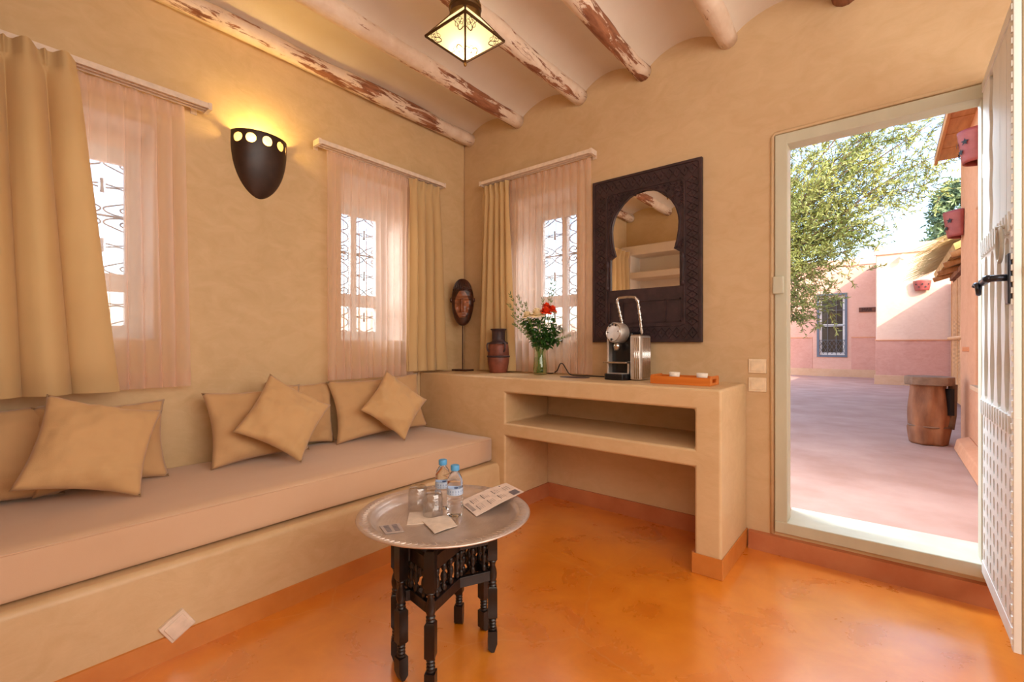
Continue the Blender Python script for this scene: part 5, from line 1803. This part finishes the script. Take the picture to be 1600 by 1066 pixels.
# red wall lanterns
def lantern(c, n_dir, w_, h_, dep, label):
    """half lantern on a wall; n_dir unit vector away from the wall"""
    c = Vector(c); n_ = Vector(n_dir); s_ = Vector((-n_.y, n_.x, 0))
    t = thing('wall_lantern', c, label, 'wall lantern', 'red pierced wall lanterns in the courtyard')
    m = MB()
    def fn(u, v):
        a = -PI / 2 + PI * u
        k = 0.72 + 0.28 * (1 - v) ** 0.7 if v > 0 else 1.0
        k = 0.74 + 0.26 * v ** 0.8
        fl = 1.0 if v > 0.08 else 1.0
        return c + s_ * (w_ / 2 * k * math.sin(a)) + n_ * (dep * k * math.cos(a)) + Vector((0, 0, -h_ / 2 + h_ * v))
    m.grid(fn, 14, 10)
    sh = m.build('shade', 'red_clay', t, smooth=True)
    so_ = sh.modifiers.new('s', 'SOLIDIFY'); so_.thickness = 0.012
    m = MB()
    top = [fn(u / 14, 1.0) for u in range(15)]
    cap_ = [c + (p - c) * 0.55 + Vector((0, 0, h_ * 0.30)) for p in top]
    for i in range(14):
        m.add([top[i], top[i + 1], cap_[i + 1], cap_[i]], [(0, 1, 2, 3)])
    m.add(cap_, [tuple(range(15))])
    m.build('hood', 'red_clay', t, smooth=False)
    for k, (u, v) in enumerate(((0.25, 0.62), (0.5, 0.62), (0.75, 0.62), (0.37, 0.35), (0.63, 0.35))):
        p = fn(u, v); p2 = fn(u + 0.01, v)
        tg = (p2 - p).normalized(); nn = tg.cross(Vector((0, 0, 1))).normalized()
        if nn.dot(n_) < 0: nn = -nn
        ring = []
        for q in range(10):
            r_ = h_ * (0.12 if q % 2 == 0 else 0.05)
            a = 2 * PI * q / 10 + PI / 2
            ring.append(p + nn * 0.010 + (tg * math.cos(a) + Vector((0, 0, 1)) * math.sin(a)) * r_)
        m = MB(); m.add(ring + [p + nn * 0.011], [(q, (q + 1) % 10, 10) for q in range(10)])
        m.build('star_hole_shade', 'black_matte', t)  # flat black star laid on the shade, painted darkness of a hole
lantern((WX - 0.005, 2.70, 2.76), (-1, 0, 0), 0.26, 0.27, 0.135, 'red clay wall lantern nearest the door, under the wooden eave')
lantern((WX - 0.005, 3.80, 2.33), (-1, 0, 0), 0.26, 0.26, 0.15, 'red clay wall lantern with star holes at the far end of the orange wall')
lantern((3.40, 11.99, 2.50), (0, -1, 0), 0.34, 0.24, 0.14, 'red clay wall lantern on the far cream and pink wall')
cmr = thing('wall_fitting', (3.05, 11.95, 3.22), 'small white round fitting high on the sunlit far wall', 'fitting')
MB().lathe([(0.0, -0.08), (0.05, -0.06), (0.065, 0.0), (0.05, 0.04), (0.0, 0.05)], (3.05, 11.90, 3.22), 16).build('dome', 'ceramic', cmr, smooth=True)
MB().box((3.03, 11.90, 3.25), (3.07, 12.0, 3.29)).build('bracket', 'frame_white', cmr)

# hollow wooden stump
stx, sty = 3.085, 3.52
stp = thing('hollow_stump', (stx, sty, GZ), 'weathered hollow wooden trunk with flat grey rim standing by the orange wall', 'stump')
def stfn(u, v):
    a = 2 * PI * u
    z = v * 0.60
    r_ = 0.148 + 0.020 * math.sin(PI * min(1, v * 1.1)) + 0.026 * mnoise.noise(Vector((math.cos(a) * 2, math.sin(a) * 2, z * 3))) + 0.008 * mnoise.noise(Vector((math.cos(a) * 7, math.sin(a) * 7, z * 5)))
    if v > 0.29: r_ -= 0.010
    return (stx + r_ * math.cos(a), sty + r_ * math.sin(a), GZ + z)
m = MB(); m.grid(stfn, 40, 24)
m.f.append(tuple(i * 25 for i in range(40)))
m.build('trunk_body', 'stump', stp, smooth=True, weld=True)
m = MB()
pl = []
rr = random.Random(9)
for k in range(22):
    a = 2 * PI * k / 22
    r_ = 0.178 + rr.uniform(-0.012, 0.012)
    pl.append((stx + r_ * math.cos(a) * 1.08, sty + r_ * math.sin(a)))
m.prism(pl, lambda u, v, d: (u, v, d), GZ + 0.59, GZ + 0.675)
m.build('flat_rim', 'stump_grey', stp, bevel=0.008)
rt = Vector((math.cos(R(39.2)), math.sin(R(39.2)), 0)); fw = Vector((-math.sin(R(39.2)), math.cos(R(39.2)), 0))
q0 = Vector((stx, sty, GZ)) + rt * 0.135 - fw * 0.10
MB().tube([q0 - rt * 0.03 + Vector((0, 0, 0.16)), q0 + Vector((0, 0, 0.30)), q0 + rt * 0.015 + Vector((0, 0, 0.60))], [0.045, 0.040, 0.036], 10).build('side_branch', 'stump_grey', stp, smooth=True)
q1 = Vector((stx, sty, GZ)) + rt * 0.080 - fw * 0.142
MB().box((q1.x - 0.022, q1.y - 0.02, GZ + 0.30), (q1.x + 0.022, q1.y + 0.03, GZ + 0.56), Matrix.Rotation(R(39), 3, 'Z')).build('slot_shade', 'black_matte', stp)  # solid black block standing in for the shade inside a slot
m = MB()
rg_ = [(stx + 0.160 * math.cos(2 * PI * k / 30), sty + 0.160 * math.sin(2 * PI * k / 30), GZ + 0.178) for k in range(30)]
m.tube(rg_, 0.007, 6, closed=True)
m.build('binding_groove', 'stump_grey', stp, smooth=True)

# boundary wall outside the window side
m = MB().box((-7.0, -14, -0.2), (-6.6, 14, 1.9))
o = m.build('boundary_wall', 'window_reveal', origin=(-6.8, 0, 0), bevel=0.03)
tag(o, 'pale garden boundary wall seen faintly through the window curtains', 'wall', kind='structure')

# ------------------------------------------------------------ trees
def leaf_cloud(name, mat, parent, twigs, L, W_, per, seed, jitter=0.5):
    """twigs: list of (p, d) arrays; leaves as folded diamonds in numpy"""
    r = np.random.default_rng(seed)
    P_ = np.array([t[0] for t in twigs]); D = np.array([t[1] for t in twigs])
    n = len(P_)
    tt = np.tile(np.linspace(0.05, 1.0, per), n)
    P_ = np.repeat(P_, per, 0); D = np.repeat(D, per, 0)
    base = P_ + D * tt[:, None]
    dn = D / np.linalg.norm(D, axis=1, keepdims=True)
    rv = r.normal(size=(n * per, 3))
    ld_ = dn * 0.8 + rv * jitter
    ld_ /= np.linalg.norm(ld_, axis=1, keepdims=True)
    s_ = np.cross(ld_, r.normal(size=(n * per, 3))); s_ /= np.linalg.norm(s_, axis=1, keepdims=True)
    ll = L * r.uniform(0.7, 1.3, size=(n * per, 1)); ww = W_ * r.uniform(0.8, 1.2, size=(n * per, 1))
    v = np.stack([base, base + ld_ * ll * 0.45 + s_ * ww / 2, base + ld_ * ll, base + ld_ * ll * 0.45 - s_ * ww / 2], 1).reshape(-1, 3)
    org = np.array(parent.location)
    v = v - org
    k = n * per
    me = bpy.data.meshes.new(name)
    me.vertices.add(4 * k); me.vertices.foreach_set('co', v.ravel())
    me.loops.add(4 * k); me.loops.foreach_set('vertex_index', np.arange(4 * k))
    me.polygons.add(k); me.polygons.foreach_set('loop_start', np.arange(k) * 4); me.polygons.foreach_set('loop_total', np.full(k, 4))
    me.update(); me.validate()
    me.materials.append(M[mat])
    o = bpy.data.objects.new(name, me); COL.objects.link(o); o.parent = parent
    tag(o, kind='stuff')
    return o
tree = thing('olive_tree', (0.2, 5.3, GZ), 'leafy olive tree reaching into the doorway view from the left', 'tree')
tb = Vector((0.2, 5.3, GZ)); tt_ = Vector((0.45, 5.3, 1.9))
MB().tube(smooth_path([tb, tb + Vector((0.05, 0.02, 0.7)), tt_ - Vector((0.1, 0, 0.5)), tt_]), 0.12, 10).build('trunk', 'olive_bark', tree, smooth=True)
ends = [(3.25, 6.1, 4.25), (3.30, 6.0, 3.75), (3.15, 6.0, 3.35), (2.75, 5.7, 3.0), (2.9, 6.2, 4.6), (2.4, 5.5, 2.75), (2.35, 5.4, 2.45), (2.05, 5.1, 2.15), (1.95, 5.0, 1.85), (1.85, 4.9, 1.62),
        (2.5, 5.3, 4.4), (1.9, 4.8, 4.2), (1.6, 5.2, 4.6), (2.2, 4.9, 3.5), (1.8, 4.6, 3.1), (1.5, 4.9, 2.6), (1.4, 5.6, 3.8), (1.9, 6.2, 3.6), (2.2, 6.5, 3.0), (1.5, 6.0, 2.4),
        (0.3, 6.4, 4.4), (-0.6, 5.2, 4.2), (0.4, 4.2, 4.4), (-0.4, 5.8, 3.4), (0.9, 4.7, 3.4), (3.05, 5.6, 4.5), (2.75, 5.6, 3.9), (2.6, 5.9, 3.4)]
twigs = []
rr = random.Random(31)
for k, e_ in enumerate(ends):
    e_ = Vector(e_)
    mid = tt_.lerp(e_, 0.5) + Vector((rr.uniform(-.15, .15), rr.uniform(-.15, .15), rr.uniform(-0.05, 0.25)))
    path = smooth_path([tt_ - Vector((0, 0, 0.1)), tt_.lerp(mid, 0.5) + Vector((rr.uniform(-.08, .08), rr.uniform(-.08, .08), 0.05)), mid, mid.lerp(e_, 0.55) + Vector((0, 0, rr.uniform(0, .1))), e_], 8)
    n = len(path)
    MB().tube(path, [0.032 * (1 - i / n) ** 1.2 + 0.004 for i in range(n)], 7).build('branch', 'olive_bark', tree, smooth=True)
    bd = (e_ - tt_).normalized()
    for j in range(120):
        t = rr.uniform(0.30, 1.0) ** 0.8
        i = min(int(t * (n - 1)), n - 1)
        p = path[i] + Vector((rr.gauss(0, .17), rr.gauss(0, .22), rr.gauss(0, .15)))
        d = (bd * rr.uniform(0.2, 1.0) + Vector((rr.gauss(0, .5), rr.gauss(0, .5), rr.gauss(0.05, .5)))).normalized() * rr.uniform(0.15, 0.36)
        if k in (7, 8, 9): d.z -= 0.06
        twigs.append((tuple(p), tuple(d)))
leaf_cloud('foliage', 'olive_leaf', tree, twigs, 0.066, 0.015, 22, 4, 0.55)
m = MB()
for p, d in twigs:
    m.tube([p, Vector(p) + Vector(d)], [0.004, 0.0015], 3, cap=False)
tag(m.build('twigs', 'olive_bark', tree, fixn=False), kind='stuff')

ft = thing('far_tree', (5.2, 23.6, GZ), 'tall blue-green tree far beyond the courtyard roofs', 'tree')
MB().tube([(5.2, 23.6, GZ), (5.2, 23.6, 6.6)], [0.25, 0.05], 8).build('trunk', 'olive_bark', ft)
tw = []
for k in range(900):
    a = rr.uniform(0, 2 * PI); z = rr.uniform(3.2, 7.7)
    r_ = 1.25 * (1 - (z - 3.2) / 4.9) ** 0.5 * rr.uniform(0.3, 1)
    p = (5.2 + r_ * math.cos(a), 23.6 + r_ * math.sin(a), z)
    tw.append((p, (math.cos(a) * 0.5, math.sin(a) * 0.5, rr.uniform(-.2, .3))))
leaf_cloud('foliage', 'pine_leaf', ft, tw, 0.22, 0.08, 14, 6, 0.8)
